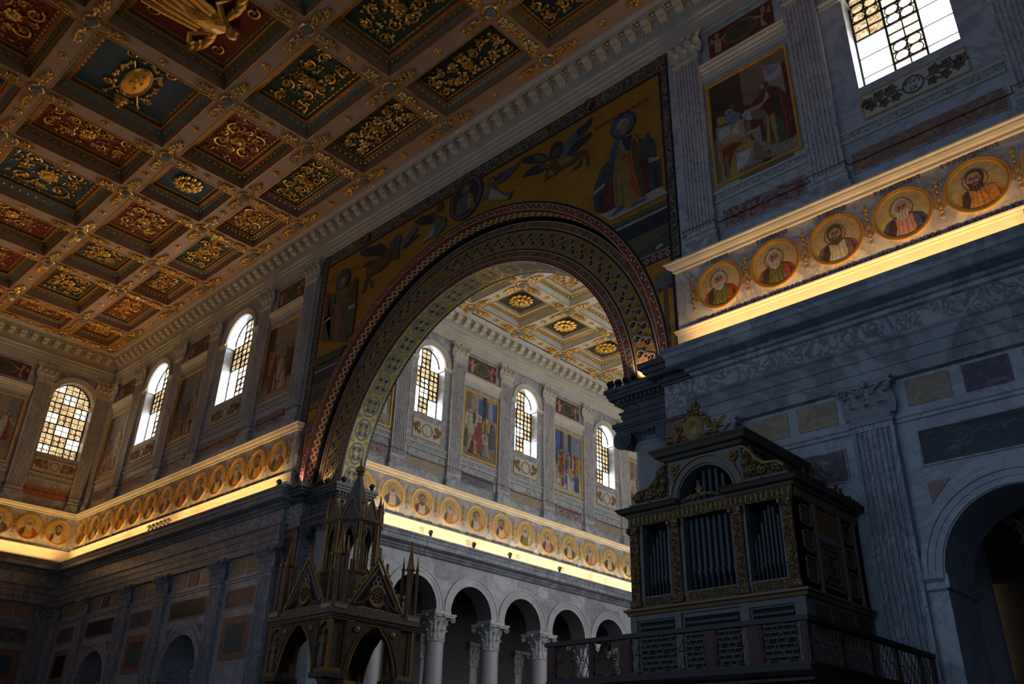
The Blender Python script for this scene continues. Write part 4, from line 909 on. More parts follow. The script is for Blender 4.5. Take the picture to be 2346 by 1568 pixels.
for sg, xs in ((1, [-14.75+.3*i for i in range(4)]), (-1, [-34.7-.22*i for i in range(4)])):
    for x in xs: m_.P([(x-.12, 16.88), (x, 17.04), (x+.12, 16.88), (x, 16.72)], PL); m_.P([(x-.06, 16.88), (x, 16.97), (x+.06, 16.88), (x, 16.79)], MR)
for cx, s in ((-14.05, 1), (-35.2, .75)):     # palm trees
    m_.P([(cx-.1*s, 12.7), (cx+.12*s, 12.7), (cx+.09*s, 15.6), (cx-.06*s, 15.6)], BW); m_.P([(cx-.02, 12.7), (cx+.03, 12.7), (cx+.03, 15.6), (cx, 15.6)], OL)
    for k in range(13):
        a = PI*(-.15+1.3*k/12); L = (.62 if 3 < k < 9 else .5)*s
        m_.P([(cx, 15.55), (cx+L*.6*math.cos(a)-.04*math.sin(a), 15.6+L*.9*math.sin(a)+.04*abs(math.cos(a))+.1), (cx+L*math.cos(a), 15.6+L*1.0*math.sin(a)-.1), (cx+L*.55*math.cos(a)+.03, 15.55+L*.7*math.sin(a))], TL)
    for d in (-.2, .25): m_.P(ell(cx+d*s, 15.5, .09, .1, 8), MR)
for cx, cz in ((-14.5, 17.4), (-13.95, 17.55), (-35.0, 17.4), (-34.5, 17.35)):   # small plants
    for k in range(7):
        a = PI*(.1+.8*k/6); m_.P([(cx, cz-.2), (cx+.3*math.cos(a)-.03, cz+.3*math.sin(a)), (cx+.34*math.cos(a), cz+.34*math.sin(a)), (cx+.26*math.cos(a)+.04, cz+.22*math.sin(a))], MV if k % 2 else BU)
m_.P([(-14.3, 17.15), (-14.0, 17.2), (-13.98, 17.32), (-14.15, 17.36), (-14.3, 17.3)], PL)
R6 = (1340, 240, 5.6)
for pts, c in (([(215, 1425), (1005, 1055), (1082, 1142), (350, 1500)], PL), ([(112, 1150), (205, 860), (300, 725), (380, 760), (390, 1340), (230, 1405), (135, 1380)], GD), ([(185, 1180), (250, 1150), (250, 1380), (190, 1395)], BB),
               ([(118, 1140), (270, 1010), (275, 1050), (125, 1175)], PL), ([(255, 1060), (400, 980), (410, 1330), (250, 1395)], MR), ([(700, 450), (780, 440), (820, 350), (850, 430), (905, 480), (925, 690), (970, 680), (1000, 1050), (915, 1080), (800, 1130), (735, 1180)], GD),
               ([(815, 700), (975, 675), (975, 710), (820, 765)], PL), ([(880, 800), (960, 760), (980, 1050), (900, 1080)], BB), ([(930, 790), (965, 775), (985, 1040), (950, 1050)], MR), ([(700, 700), (820, 640), (860, 1100), (770, 1180), (720, 1150)], MR),
               ([(440, 450), (560, 390), (650, 360), (700, 470), (730, 800), (790, 1190), (700, 1240), (600, 1340), (400, 1310), (375, 1000), (390, 760)], OC), ([(400, 465), (470, 440), (440, 600), (400, 740), (315, 770), (340, 620)], BU),
               ([(640, 420), (700, 520), (790, 1190), (740, 1190), (640, 820), (600, 540)], BW), ([(500, 660), (575, 640), (590, 560), (610, 760), (650, 930), (745, 1205), (690, 1195), (560, 960)], RD), ([(520, 700), (560, 690), (600, 1000), (560, 950)], OC),
               ([(440, 520), (600, 560), (560, 640), (490, 620)], SK), ([(470, 440), (620, 400), (590, 600), (540, 600)], BB), ([(400, 980), (420, 980), (440, 1290), (420, 1300)], OL), ([(480, 1000), (500, 1000), (520, 1310), (500, 1310)], OL), ([(345, 1440), (480, 1290), (520, 1340), (400, 1430)], BU),
               ([(600, 1290), (810, 1200), (800, 1225), (640, 1320)], BU)): m_.P(pxp(pts, R6), c)
def disc(px, py, r, mi, k=1.0): x, z = W(px, py); m_.P(ell(x, z, r, r*k, 20), mi)
disc(1429.5, 288.5, .62, BB); disc(1429, 289, .55, BU); disc(1430, 291, .3, SK, 1.3); disc(1429, 286, .3, PL, .8); disc(1430, 296, .24, BW, .7); disc(1431, 291, .2, SK, 1.2)
R7 = (1080, 240, 7.127)
for pts, c in (([(815, 900), (1100, 800), (1210, 820), (1300, 900), (1180, 970), (880, 975)], BB), ([(1050, 830), (1180, 850), (1290, 900), (1180, 940), (1050, 920)], OL), ([(830, 1205), (1000, 1040), (1150, 970), (1330, 1010), (1290, 1070), (1130, 1130), (950, 1180)], BB),
               ([(1120, 1000), (1320, 1000), (1300, 1050), (1180, 1060)], OL), ([(1460, 900), (1540, 650), (1740, 430), (2000, 210), (1965, 330), (1720, 640), (1540, 890)], TL), ([(1740, 430), (2000, 210), (1965, 330), (1760, 560)], BB), ([(1560, 860), (1700, 640), (1985, 445), (1950, 550), (1690, 790)], BB),
               ([(1300, 900), (1330, 1100), (1400, 1110), (1680, 980), (1760, 880), (1840, 860), (1890, 900), (1885, 1030), (1925, 1030), (1935, 850), (1880, 740), (1700, 790), (1480, 900)], BW), ([(1430, 920), (1640, 850), (1700, 880), (1480, 1030)], OC),
               ([(1840, 900), (1800, 1020), (1650, 1110), (1660, 1080), (1760, 980), (1780, 900)], BW), ([(1205, 1090), (1260, 1090), (1255, 1220), (1195, 1240)], RD), ([(1200, 1090), (1215, 1090), (1210, 1220), (1200, 1220)], PL), ([(1190, 1280), (1240, 1210), (1420, 1100), (1430, 1130), (1250, 1240)], BW),
               ([(1330, 860), (1440, 880), (1420, 1080), (1340, 1080)], BW),
               ([(415, 1320), (430, 1180), (600, 1070), (825, 935), (780, 1010), (620, 1200), (470, 1310)], BU), ([(430, 1200), (560, 1110), (500, 1250), (430, 1290)], MR), ([(230, 1500), (290, 1400), (260, 1290), (300, 1270), (340, 1330), (400, 1300), (410, 1380), (560, 1480), (700, 1410), (640, 1560), (200, 1560)], TL),
               ([(330, 1400), (400, 1400), (560, 1500), (640, 1500), (600, 1565), (300, 1565)], PL)): m_.P(pxp(pts, R7), c)
disc(1276.5, 347, .38, BB, 1.2); disc(1277, 350, .22, BW, 1.3); disc(1130, 415, .2, BW); disc(1130, 417, .13, SK)
x0, z0 = W(1070, 455); m_.P(ell(x0, z0, 1.12, 1.22, 32), BB); m_.P(ell(x0, z0, 1.02, 1.12, 32), MV); m_.P(ell(x0, z0, .92, 1.02, 32), BB)
m_.P([(x0-.6, z0-.8), (x0+.62, z0-.78), (x0+.5, z0-.1), (x0+.2, z0+.22), (x0-.2, z0+.22), (x0-.55, z0-.1)], OC); m_.P([(x0-.6, z0-.8), (x0+.1, z0-.85), (x0+.2, z0), (x0-.1, z0+.2), (x0-.4, z0)], TL); m_.P([(x0+.1, z0-.5), (x0+.42, z0-.3), (x0+.3, z0-.1)], PL)
m_.P(ell(x0, z0+.48, .34, .4), BW); m_.P(ell(x0, z0+.44, .21, .28), SK); m_.P(ell(x0, z0+.24, .16, .14), BW)
R5 = (860, 440, 7.82)
for pts, c in (([(725, 555), (860, 430), (960, 450), (1090, 500), (1000, 590), (800, 615)], BB), ([(930, 430), (1060, 370), (1110, 400), (1100, 480), (1000, 450)], MR), ([(1100, 420), (1290, 480), (1270, 640), (1100, 840), (1000, 830), (830, 960), (850, 900), (980, 760), (1060, 620)], TL), ([(1060, 620), (1110, 600), (1060, 800), (850, 940), (860, 900)], PL),
               ([(1130, 440), (1240, 470), (1280, 520), (1180, 540)], OL),
               ([(270, 1080), (300, 920), (380, 830), (450, 880), (440, 1200), (320, 1190)], BW), ([(460, 1050), (540, 860), (740, 610), (780, 680), (560, 1000)], TL), ([(500, 1040), (600, 920), (790, 760), (810, 790), (560, 1010)], BB), ([(0, 1000), (120, 930), (160, 960), (260, 1060), (200, 1170), (0, 1160)], BB),
               ([(0, 1240), (240, 1080), (330, 1190), (450, 1210), (440, 1220), (290, 1230), (150, 1400), (0, 1500)], BW)): m_.P(pxp(pts, R5), c)
disc(1011, 477, .26, BW); disc(911, 555, .36, BU, 1.2); disc(911, 557, .22, BW, 1.3)
R8 = (600, 560, 6.97)
for pts, c in (([(1590, 130), (1700, 60), (1930, 10), (1950, 120), (1880, 180), (1750, 200), (1680, 210), (1600, 190)], BB), ([(1610, 385), (1720, 290), (1850, 240), (1890, 300), (1730, 350)], BB), ([(1690, 400), (1760, 330), (1950, 160), (2080, 100), (2085, 180), (2050, 300), (1930, 420), (1800, 490), (1700, 560), (1680, 480)], BW),
               ([(1690, 540), (1720, 560), (1650, 790), (1605, 790)], BW), ([(1740, 590), (1780, 570), (1790, 700), (1760, 720)], BW),
               ([(1055, 830), (1090, 780), (1115, 830), (1200, 790), (1180, 1000), (1100, 1180), (1000, 1290), (960, 1560), (1100, 1560), (1020, 1150)], GD), ([(1055, 820), (1090, 775), (1115, 830), (1070, 1180), (1020, 1190)], MR), ([(1000, 1250), (1120, 1160), (1125, 1200), (1000, 1290)], PL),
               ([(1400, 660), (1490, 600), (1530, 520), (1550, 600), (1520, 1000), (1470, 1410), (1380, 1520), (1350, 1000)], GD), ([(1500, 600), (1530, 520), (1548, 590), (1500, 960), (1450, 980)], MR), ([(1400, 1010), (1500, 950), (1510, 1010), (1420, 1060)], PL),
               ([(1210, 700), (1380, 680), (1460, 830), (1440, 930), (1370, 1000), (1370, 1560), (1110, 1560), (1130, 1200), (1200, 940)], BW), ([(1220, 720), (1380, 700), (1440, 860), (1350, 960), (1230, 930)], OL), ([(1210, 980), (1260, 980), (1250, 1560), (1180, 1560)], MV), ([(1180, 980), (1280, 960), (1290, 1300), (1230, 1300)], MV),
               ([(1360, 800), (1450, 790), (1450, 860), (1370, 860)], MR)): m_.P(pxp(pts, R8), c)
disc(789, 643, .6, BB, 1.1); disc(789, 643, .5, BU, 1.1); disc(790, 645, .26, BW, 1.4); disc(790, 646, .17, SK, 1.4)
m_.side(19.12, 19.6, GD, -1)
xs0, zs0 = W(1365, 245); xs1, zs1 = W(1485, 203)
for k in range(26):
    x = xs0+(xs1-xs0)*k/25; m_.P([(x, 24.08), (x+.03, 24.08), (x+(.03 if k % 3 else .09), 24.26), (x, 24.26)], BB)
xs0, _ = W(760, 627); xs1, _ = W(826, 594)
for k in range(20):
    x = xs0+(xs1-xs0)*k/19; m_.P([(x, 24.05), (x+.03, 24.05), (x+.05, 24.22), (x, 24.22)], BB)
for px, py in ((1353, 242), (843, 549)):
    x, z = W(px, py); m_.P(ell(x, 25.67, .3, .3, 16), MR); m_.P([(x-.15, 25.5), (x-.05, 25.5), (x+.15, 25.85), (x+.05, 25.85)], PL)
m_.mb.build('mosaic_figures', MP, t)

# ------------------------------------------------------------ colossal ionic columns, their blocks, piers
def sh(mb, dx, dy, dz): mb.v = [(a-dx, b-dy, c-dz) for a, b, c in mb.v]; return mb
def big_column(x, y, label):
    t = thing('ionic_column', label, 'column', F0, x, -y, -1.6, 'giant granite columns under the arch')
    mb = MB(); mb.box(-1.25, 1.25, -1.25, 1.25, 0, .4); mb.lathe([(1.2, .4), (1.25, .52), (1.18, .66), (1.02, .7), (1.0, .8), (1.08, .9), (1.0, 1.0)], 32); fixn(mb.build('base', WM, t))
    mb = MB(); mb.lathe([(1.0, 1.0), (.98, 1.3), (.97, 4), (.93, 8), (.87, 11.9), (.91, 11.95), (.91, 12.03), (.86, 12.05)], 40); fixn(mb.build('shaft', GRAN, t, smooth=False))
    mb = MB(); z = 12.05; mb.lathe([(.86, z), (.9, z+.12), (1.04, z+.3), (1.02, z+.36)], 32)
    for s in (-1, 1):
        for yy in (-1.0, 1.0):
            for k, r in enumerate((.36, .26, .15, .06)): mb.lathe([(r, 0), (r, .07+.03*k)], 24, M=Matrix.Translation((s*.86, yy-(0 if yy > 0 else .0), z+.16)) @ Matrix.Rotation(PI/2 if yy < 0 else -PI/2, 4, 'X'))
        mb.lathe([(.34, -1.0), (.3, -.8), (.2, 0), (.3, .8), (.34, 1.0)], 20, M=Matrix.Translation((s*.86, 0, z+.16)) @ Matrix.Rotation(PI/2, 4, 'X'))
    mb.box(-.9, .9, -1.06, 1.06, z+.3, z+.5)
    for k in range(7): mb.ball((-.54+.18*k, -1.02, z+.32), (.07, .08, .12), n=6)
    mb.box(-1.12, 1.12, -1.12, 1.12, z+.5, z+.58); mb.box(-1.18, 1.18, -1.18, 1.18, z+.58, z+.72)
    fixn(mb.build('capital', DKST, t))
big_column(-15.5, 23.4, 'giant grey granite column behind the organ, right of the arch opening'); big_column(-34.0, 23.4, 'giant grey column left of the arch opening behind the gothic canopy')
STK = [(0, 11.17, 11.45), (.05, 11.45, 11.62), (.1, 11.62, 11.68), (-.02, 11.68, 11.92), (.08, 11.92, 11.98), (.16, 11.98, 12.12), (.34, 12.12, 12.24), (.4, 12.24, 12.36), (.46, 12.36, 12.5)]
for s, x in ((1, -15.5), (-1, -34.0)):
    mb = MB(); xa, xb = sorted((x-s*1.0, x+s*1.25))
    for o_, za, zb in STK: mb.box(xa-(o_ if s > 0 else 0), xb+(o_ if s < 0 else 0), 22.62-o_, 24.15+o_, za, zb)
    k = 0
    while xa+.18*k < xb: mb.box(xa+.18*k, xa+.18*k+.1, 22.36, 22.5, 12.0, 12.11); k += 1
    for k in range(10):
        xx = (xa-.26) if s > 0 else (xb+.12); mb.box(xx, xx+.14, 22.5+.18*k, 22.6+.18*k, 12.0, 12.11)
    n_trim += 1; struct(fixn(mb.build('trim_%d' % n_trim, DKST)))
    # pier between wall and column
    mb = MB(); pa, pb = sorted((-14.42, -13.0)) if s > 0 else (-36.4, -35.1)
    mb.box(pa, pb, 22.12, 24.1, -1.6, 12.2, 0)
    mb.box(pa+(.3 if s > 0 else .25), pb-(.45 if s > 0 else .3), 22.06, 22.14, 9.2, 10.35, 2); mb.box(pa, pb, 22.08, 22.16, -1.6, 10.62, 1); mb.box(pa-.04, pb+.04, 22.02, 22.14, 10.62, 10.74, 3)
    for o_, za, zb in ((.08, 11.9, 12.0), (.16, 12.0, 12.15), (.4, 12.2, 12.35), (.5, 12.35, 12.5), (.62, 12.5, 12.7)): mb.box(pa-(o_ if s > 0 else 0), pb+(o_ if s < 0 else 0), 22.12-o_, 24.1, za, zb, 3)
    n_trim += 1; struct(fixn(mb.build('trim_%d' % n_trim, [FRZ, marble('pink_marble', (.32, .19, .15), (.2, .1, .08), 1.5, .05), BLKM, DKST])))

# ------------------------------------------------------------ nave columns and arches
def cap_round(r, h, w):
    mb = MB(); T = Matrix.Translation
    mb.lathe([(r, 0), (r*.98, h*.5), (r*1.25, h*.86)], 20); mb.lathe([(r*1.1, -.1), (r*1.16, -.05), (r*1.1, 0)], 20)
    for i in range(8): leaf(mb, Matrix.Rotation(i*PI/4, 4, 'Z') @ T((0, -r, 0)), r*.72, h*.4, r*.3)
    for i in range(8): leaf(mb, Matrix.Rotation((i+.5)*PI/4, 4, 'Z') @ T((0, -r*1.0, h*.1)), r*.66, h*.6, r*.42)
    for i in range(4):
        M = Matrix.Rotation(PI/4+i*PI/2, 4, 'Z'); leaf(mb, M @ T((0, -r*1.1, h*.4)), r*.5, h*.45, r*.8); volute(mb, M @ T((0, -w*.6, h*.78)), r*.3, .04)
        volute(mb, Matrix.Rotation(i*PI/2, 4, 'Z') @ T((.12, -r*1.15, h*.74)), r*.2, .03); mb.ball((lambda v: (v.x, v.y, v.z))(Matrix.Rotation(i*PI/2, 4, 'Z') @ Vector((0, -w*.42, h*.92))), .12, n=6)
    A = []
    for i in range(4):
        for k in range(6): tt = -1+k/3; a = PI/2*i; x, y = tt*w*.5, -(w*.5-.13*(1-tt*tt)); A.append((x*math.cos(a)-y*math.sin(a), x*math.sin(a)+y*math.cos(a)))
    for z0, z1, k in ((h*.86, h*.93, .94), (h*.93, h, 1.0)): mb.prism([(a*k, b*k) for a, b in A], z0, z1, ax='z')
    return mb
PC = None
def ncol(y, x, label, grp):
    global PC
    if PC: return dup(PC, F0, x, -y, -1.6, label, grp)
    t = thing('arcade_column', label, 'column', F0, x, -y, -1.6, grp); PC = t
    mb = MB(); mb.box(-.78, .78, -.78, .78, 0, .3); mb.lathe([(.74, .3), (.78, .4), (.7, .52), (.6, .56), (.64, .66), (.58, .74)], 24); fixn(mb.build('base', WM, t))
    mb = MB(); mb.lathe([(.58, .74), (.57, 3), (.52, 8.92)], 28); fixn(mb.build('shaft', mat('pale_granite', (.42, .42, .43), .35, var=.1, vs=20), t))
    fixn(sh(cap_round(.5, 1.45, 1.68), 0, 0, -8.98).build('capital', marble('white_capital_marble', (.52, .52, .50), (.4, .4, .4), 1, .03), t))
for i, y in enumerate(ACOL):
    if vis(-38.6, y, 8, 150): ncol(y, -38.6, 'pale round column of the nave arcade, '+ORD[i]+' from the triumphal arch', 'columns of the nave arcade')
for i, y in enumerate(ACOL[:6]): ncol(y+.3, -45.2, 'dim column of the second aisle row, '+ORD[i]+' from the arch', 'columns of the dark inner aisle')
ncol(27.5, -7.9, 'dark column seen through the small arch at the right edge', 'columns behind the right arch'); ncol(33.0, -7.0, 'farther dark column seen through the small right arch', 'columns behind the right arch')
mb = MB()
for i in range(len(ACOL)-1):
    c = (ACOL[i]+ACOL[i+1])/2
    for a, b, p in ((1.66, 1.9, .03), (1.9, 2.1, .05), (2.1, 2.2, .09)): mb.ringarc(c, 9.0, a, b, 0, PI, 0, p, 32)
for c in ACOL: mb.wb(c-.6, c+.6, -1.2, .02, 8.85, 9.02)
n_trim += 1; struct(fixn(mb.build('trim_%d' % n_trim, marble('archivolt_marble', (.56, .56, .56), (.4, .4, .42), .8, .03), F=NAVE)))

# ------------------------------------------------------------ coffered ceilings
ZC = 28.235
XN = [-2.1, -7.9, -12.49, -18.43, -24.83, -31.2, -37.17, -41.75, -47.55, -52.3, -58.15, -61.55]
YN = [20.68, 17.19, 12.66, 6.27, 1.74, -1.75]
XM = [-36.56, -32.0, -25.7, -19.2]; YM = [24.7+4.545*k for k in range(11)]
HB = .475
def grid(name, X, Y, x0, x1, y0, y1, m):
    mb = MB()
    for x in X: mb.box(x-HB, x+HB, y0, y1, ZC, ZC+1.25)
    for y in Y: mb.box(x0, x1, y-HB, y+HB, ZC+.001, ZC+1.25)
    mb.box(x0, x1, y0, y1, ZC+1.25, ZC+1.4); return struct(fixn(mb.build(name, m)))
grid('ceiling', XN, YN, -62.7, -1, -3, 22, TAUPE); grid('ceiling.001', XM, YM, -38, -16, 24, 72, IVORY)
def rq(mb, a, z0, b, z1, w, d, mi):
    # rectangular ring between insets a and b
    A = [(-w/2+a, -d/2+a, z0), (w/2-a, -d/2+a, z0), (w/2-a, d/2-a, z0), (-w/2+a, d/2-a, z0)]; B = [(-w/2+b, -d/2+b, z1), (w/2-b, -d/2+b, z1), (w/2-b, d/2-b, z1), (-w/2+b, d/2-b, z1)]
    mb.add(A+B, [(i, (i+1) % 4, 4+(i+1) % 4, 4+i) for i in range(4)], mi)
def eggs(mb, ins, z, w, d, st, r, mi):
    st = max(st, 2*(w+d-4*ins)/47)
    for L, o_, sw in ((w-2*ins, d/2-ins, 0), (d-2*ins, w/2-ins, 1)):
        n = max(2, int(L/st))
        for i in range(n):
            a = -L/2+L*(i+.5)/n
            for s in (-1, 1): c = (a, s*o_, z) if not sw else (s*o_, a, z); mb.blob(c, (r, r, r*1.2), mi)
def relief(mb, w, d, z, rnd, kind, mi=0):
    def spiral(cx, cy, r, s, a0=0):
        mb.tube([(cx+r*(1-.8*i/13)*math.cos(a0+s*i*.62), cy+r*(1-.8*i/13)*math.sin(a0+s*i*.62), z-.07) for i in range(14)], .045+.05*r, 4, mi); mb.blob((cx, cy, z-.08), (r*.22, r*.22, .08), mi)
        for i in range(6): a = a0+i*1.05; mb.blob((cx+r*1.15*math.cos(a), cy+r*1.15*math.sin(a), z-.05), (r*.22, r*.14, .06), mi)
    if kind == 'flower':
        R = min(w, d)*.34
        for k in range(12): a = k*PI/6; mb.ball((R*.75*math.cos(a), R*.75*math.sin(a), z-.12), (R*.32, R*.2, .12), mi, 6)
        for k in range(8): a = k*PI/4+.2; mb.ball((R*.4*math.cos(a), R*.4*math.sin(a), z-.24), (R*.24, R*.24, .12), mi, 6)
        mb.ball((0, 0, z-.34), (R*.22, R*.22, .14), mi, 8); return
    if kind == 'arms':
        mb.lathe([(.8, z), (.84, z-.16), (.74, z-.22), (.7, z-.14), (.4, z-.17), (0.01, z-.2)], 24, mi=mi, M=Matrix.Scale(1.5, 4, (1, 0, 0)) @ Matrix.Scale(.7, 4, (0, 1, 0)))
        for a_, b_ in ((-.4, .1), (.3, -.15), (.1, .2), (-.1, -.2), (.6, .1)): mb.ball((a_, b_, z-.2), (.12, .09, .08), mi, 6)
        for s in (-1, 1): mb.tube([(-1.5, -s*.75, z-.1), (0, 0, z-.05), (1.3, s*.7, z-.1)], .05, 5, mi); mb.ball((-1.6, -s*.8, z-.1), (.14, .14, .08), mi)
        for k in range(3): mb.ball((-1.45-.28*k, .0, z-.2), (.2, .42-.09*k, .2), mi, 8)
        for k in range(70): a = rnd.uniform(0, 2*PI); q_ = rnd.uniform(.86, 1.05); mb.ball((1.6*q_*math.cos(a), .95*q_*math.sin(a), z-.06), (rnd.uniform(.06, .16), rnd.uniform(.05, .12), .1), mi, 6)
        for s in (-1, 1): spiral(1.6, s*.9, .28, s); spiral(-.9, s*1.0, .22, -s)
        return
    if kind == 'figure':
        mb.ball((0, 0, z-.25), (.75, 1.3, .35), mi, 12); mb.ball((.1, 1.4, z-.3), (.33, .36, .3), mi, 10)
        for s in (-1, 1):
            for q in range(5): mb.ball((s*(.8+.35*q), .9+.12*q-.1*q*q*.5, z-.15), (.5, .22, .12), mi, 8)
            mb.tube([(s*.5, .7, z-.3), (s*1.2, .1, z-.35), (s*1.7, .3, z-.3)], .15, 6, mi)
        for q in range(7): mb.tube([(-.7+.23*q, .2, z-.45), (-.95+.32*q, -1.2, z-.4), (-1.2+.4*q, -2.1, z-.2)], .12, 5, mi)
        for k in range(4): a = k*PI/2+PI/4; cx, cy = (w/2-.6)*(1 if math.cos(a) > 0 else -1), (d/2-.6)*(1 if math.sin(a) > 0 else -1); mb.ringarc(0, 0, .3, .4, 0, 2*PI, 0, .1, 4) if False else spiral(cx, cy, .32, 1)
        return
    L, S = max(w, d), min(w, d); n = max(1, int(L/S+.35)); sw = d > w
    pts = []
    if n == 1:
        q = S*.27; pts = [(-q, -q, 1), (q, -q, -1), (-q, q, -1), (q, q, 1)]; rr = S*.17
        for x, y in ((0, -q*1.3), (0, q*1.3), (-q*1.35, 0), (q*1.35, 0)): spiral(x, y, S*.08, 1)
    else:
        rr = min(S*.27, L/(2*n+1)*.36)
        for k in range(2*n+1):
            x = -L/2+L*(k+.5)/(2*n+1); pts.append((x, S*.18*(1 if k % 2 else -1), 1 if x < 0 else -1)); pts.append((x, -S*.27*(1 if k % 2 else -1), -1 if x < 0 else 1))
    for x, y, s in pts: spiral(*((y, x) if sw else (x, y)), rr, s, rnd.uniform(0, 6))
    for k in range(7): a = k*PI*2/7; mb.ball((S*.1*math.cos(a), S*.1*math.sin(a), z-.1), (S*.07, S*.06, .1), mi, 6)
    mb.ball((0, 0, z-.18), (S*.07, S*.07, .1), mi, 8)
    for k in range(int(34+14*n)):
        x, y = rnd.uniform(-L*.46, L*.46), rnd.uniform(-S*.42, S*.42)
        for s in (-1, 1): c = (s*x, y, z-.05); c = (c[1], c[0], c[2]) if sw else c; mb.blob(c, (rnd.uniform(.06, .17), rnd.uniform(.05, .12), .09), mi)
def coffer(cx, cy, w, d, ground, kind, label, grp, seed, trimc, ivory=False):
    t = thing('ceiling_coffer', label, 'ceiling coffer', F0, cx, -cy, ZC, grp); rnd = random.Random(seed); k = min(1.0, min(w, d)/3.9)
    if ivory: k = min(1., min(w, d)/4.2)
    a1, a2, a3, a4 = .05*k, .27*k, .48*k, .62*k; z1, z2, z3 = .36*k+.12, .5*k+.14, .66*k+.16
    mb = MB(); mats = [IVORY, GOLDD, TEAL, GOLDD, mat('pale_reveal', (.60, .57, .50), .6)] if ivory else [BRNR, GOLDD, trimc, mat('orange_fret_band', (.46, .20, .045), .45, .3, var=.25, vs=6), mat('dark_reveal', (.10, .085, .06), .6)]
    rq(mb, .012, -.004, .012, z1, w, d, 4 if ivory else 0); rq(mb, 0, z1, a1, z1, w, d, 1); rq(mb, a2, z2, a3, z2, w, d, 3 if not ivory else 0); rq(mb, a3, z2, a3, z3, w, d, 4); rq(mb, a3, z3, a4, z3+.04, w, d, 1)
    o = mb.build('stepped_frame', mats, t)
    e = MB()
    for s in (-1, 1): e.box(-w/2-.05, w/2+.05, s*(d/2+.03)-.03, s*(d/2+.03)+.03, -.03, .02); e.box(s*(w/2+.03)-.03, s*(w/2+.03)+.03, -d/2, d/2, -.03, .02)
    fixn(e.build('edge_bead', GOLDD, t))
    e = MB(); rq(e, a1, z1, a2, z2, w, d, 1); rq(e, a3-.02, z3+.01, a4, z3+.03, w, d, 0); eggs(e, (a1+a2)/2, (z1+z2)/2-.0, w, d, .25, .09, 0); eggs(e, (a3+a4)/2, z3, w, d, .22, .06, 0); e.build('egg_moulding', [GOLD, GOLDD if ivory else trimc], t)
    e = MB(); e.box(-w/2+a4-.02, w/2-a4+.02, -d/2+a4-.02, d/2-a4+.02, z3+.02, z3+.1, 1); relief(e, w-2*a4, d-2*a4, z3+.02, rnd, kind); e.build('relief_panel', [GOLD, ground], t)
GR = {0: {(2, 0): (GRNG, 's'), (2, 1): (GRNG, 's')}}
COL = {(3, 0): NAVY, (4, 0): NAVY, (5, 0): GRNG, (6, 0): CRIM, (7, 0): GRNG, (8, 0): GRNG, (9, 0): CRIM, (10, 0): CRIM, (2, 0): NAVY, (3, 1): GRNG, (4, 1): GRNG, (5, 1): CRIM, (6, 1): BLUG, (7, 1): CRIM, (8, 1): BLUG, (9, 1): GRNG, (10, 1): CRIM,
       (4, 2): CRIM, (5, 2): BLUG, (6, 2): CRIM, (7, 2): BLUG, (8, 2): CRIM, (9, 2): CRIM, (10, 2): BLUG, (5, 3): CRIM, (6, 3): BLUG, (7, 3): CRIM, (8, 3): BLUG, (3, 2): NAVY, (2, 1): NAVY}
cn = {id(NAVY): 'midnight blue', id(GRNG): 'dark green', id(CRIM): 'crimson', id(BLUG): 'blue'}
for i in range(len(XN)-1):
    for j in range(len(YN)-1):
        x0, x1, y0, y1 = XN[i+1]+HB, XN[i]-HB, YN[j+1]+HB, YN[j]-HB
        if not any(vis(a, b, ZC, 30) for a, b in ((x0, y0), (x1, y0), (x0, y1), (x1, y1), ((x0+x1)/2, (y0+y1)/2))): continue
        g = COL.get((i, j), CRIM if (i+j) % 2 else GRNG); kd = {(6, 1): 'flower', (5, 2): 'arms', (4, 2): 'figure'}.get((i, j), 'scroll')
        nm = {'flower': 'single gilt flower', 'arms': 'gilt oval shield', 'figure': 'gilt winged figure', 'scroll': 'gilt scrolls'}[kd]
        coffer((x0+x1)/2, (y0+y1)/2, x1-x0, y1-y0, g, kd, 'coffer with %s on %s, %s row from arch wall, %s from far corner' % (nm, cn[id(g)], ORD[j], ORD[10-i]), 'coffers of the transept ceiling', i*7+j, TEAL if (i+j) % 2 else OLIV)
for i in range(len(XM)-1):
    for j in range(len(YM)-1):
        x0, x1, y0, y1 = XM[i]+HB, XM[i+1]-HB, YM[j]+HB, YM[j+1]-HB
        if not any(vis(a, b, ZC, 10) for a, b in ((x0, y0), (x1, y0), (x0, y1), (x1, y1))): continue
        coffer((x0+x1)/2, (y0+y1)/2, x1-x0, y1-y0, IVORY if i == 1 else mat('dark_flower_ground', (.05, .05, .04), .6), 'flower' if i != 1 else 'scroll', 'ivory and gold nave ceiling coffer, %s row from side wall, %s from the arch' % (ORD[i], ORD[j]), 'coffers of the nave ceiling', 90+i*7+j, TEAL, True)
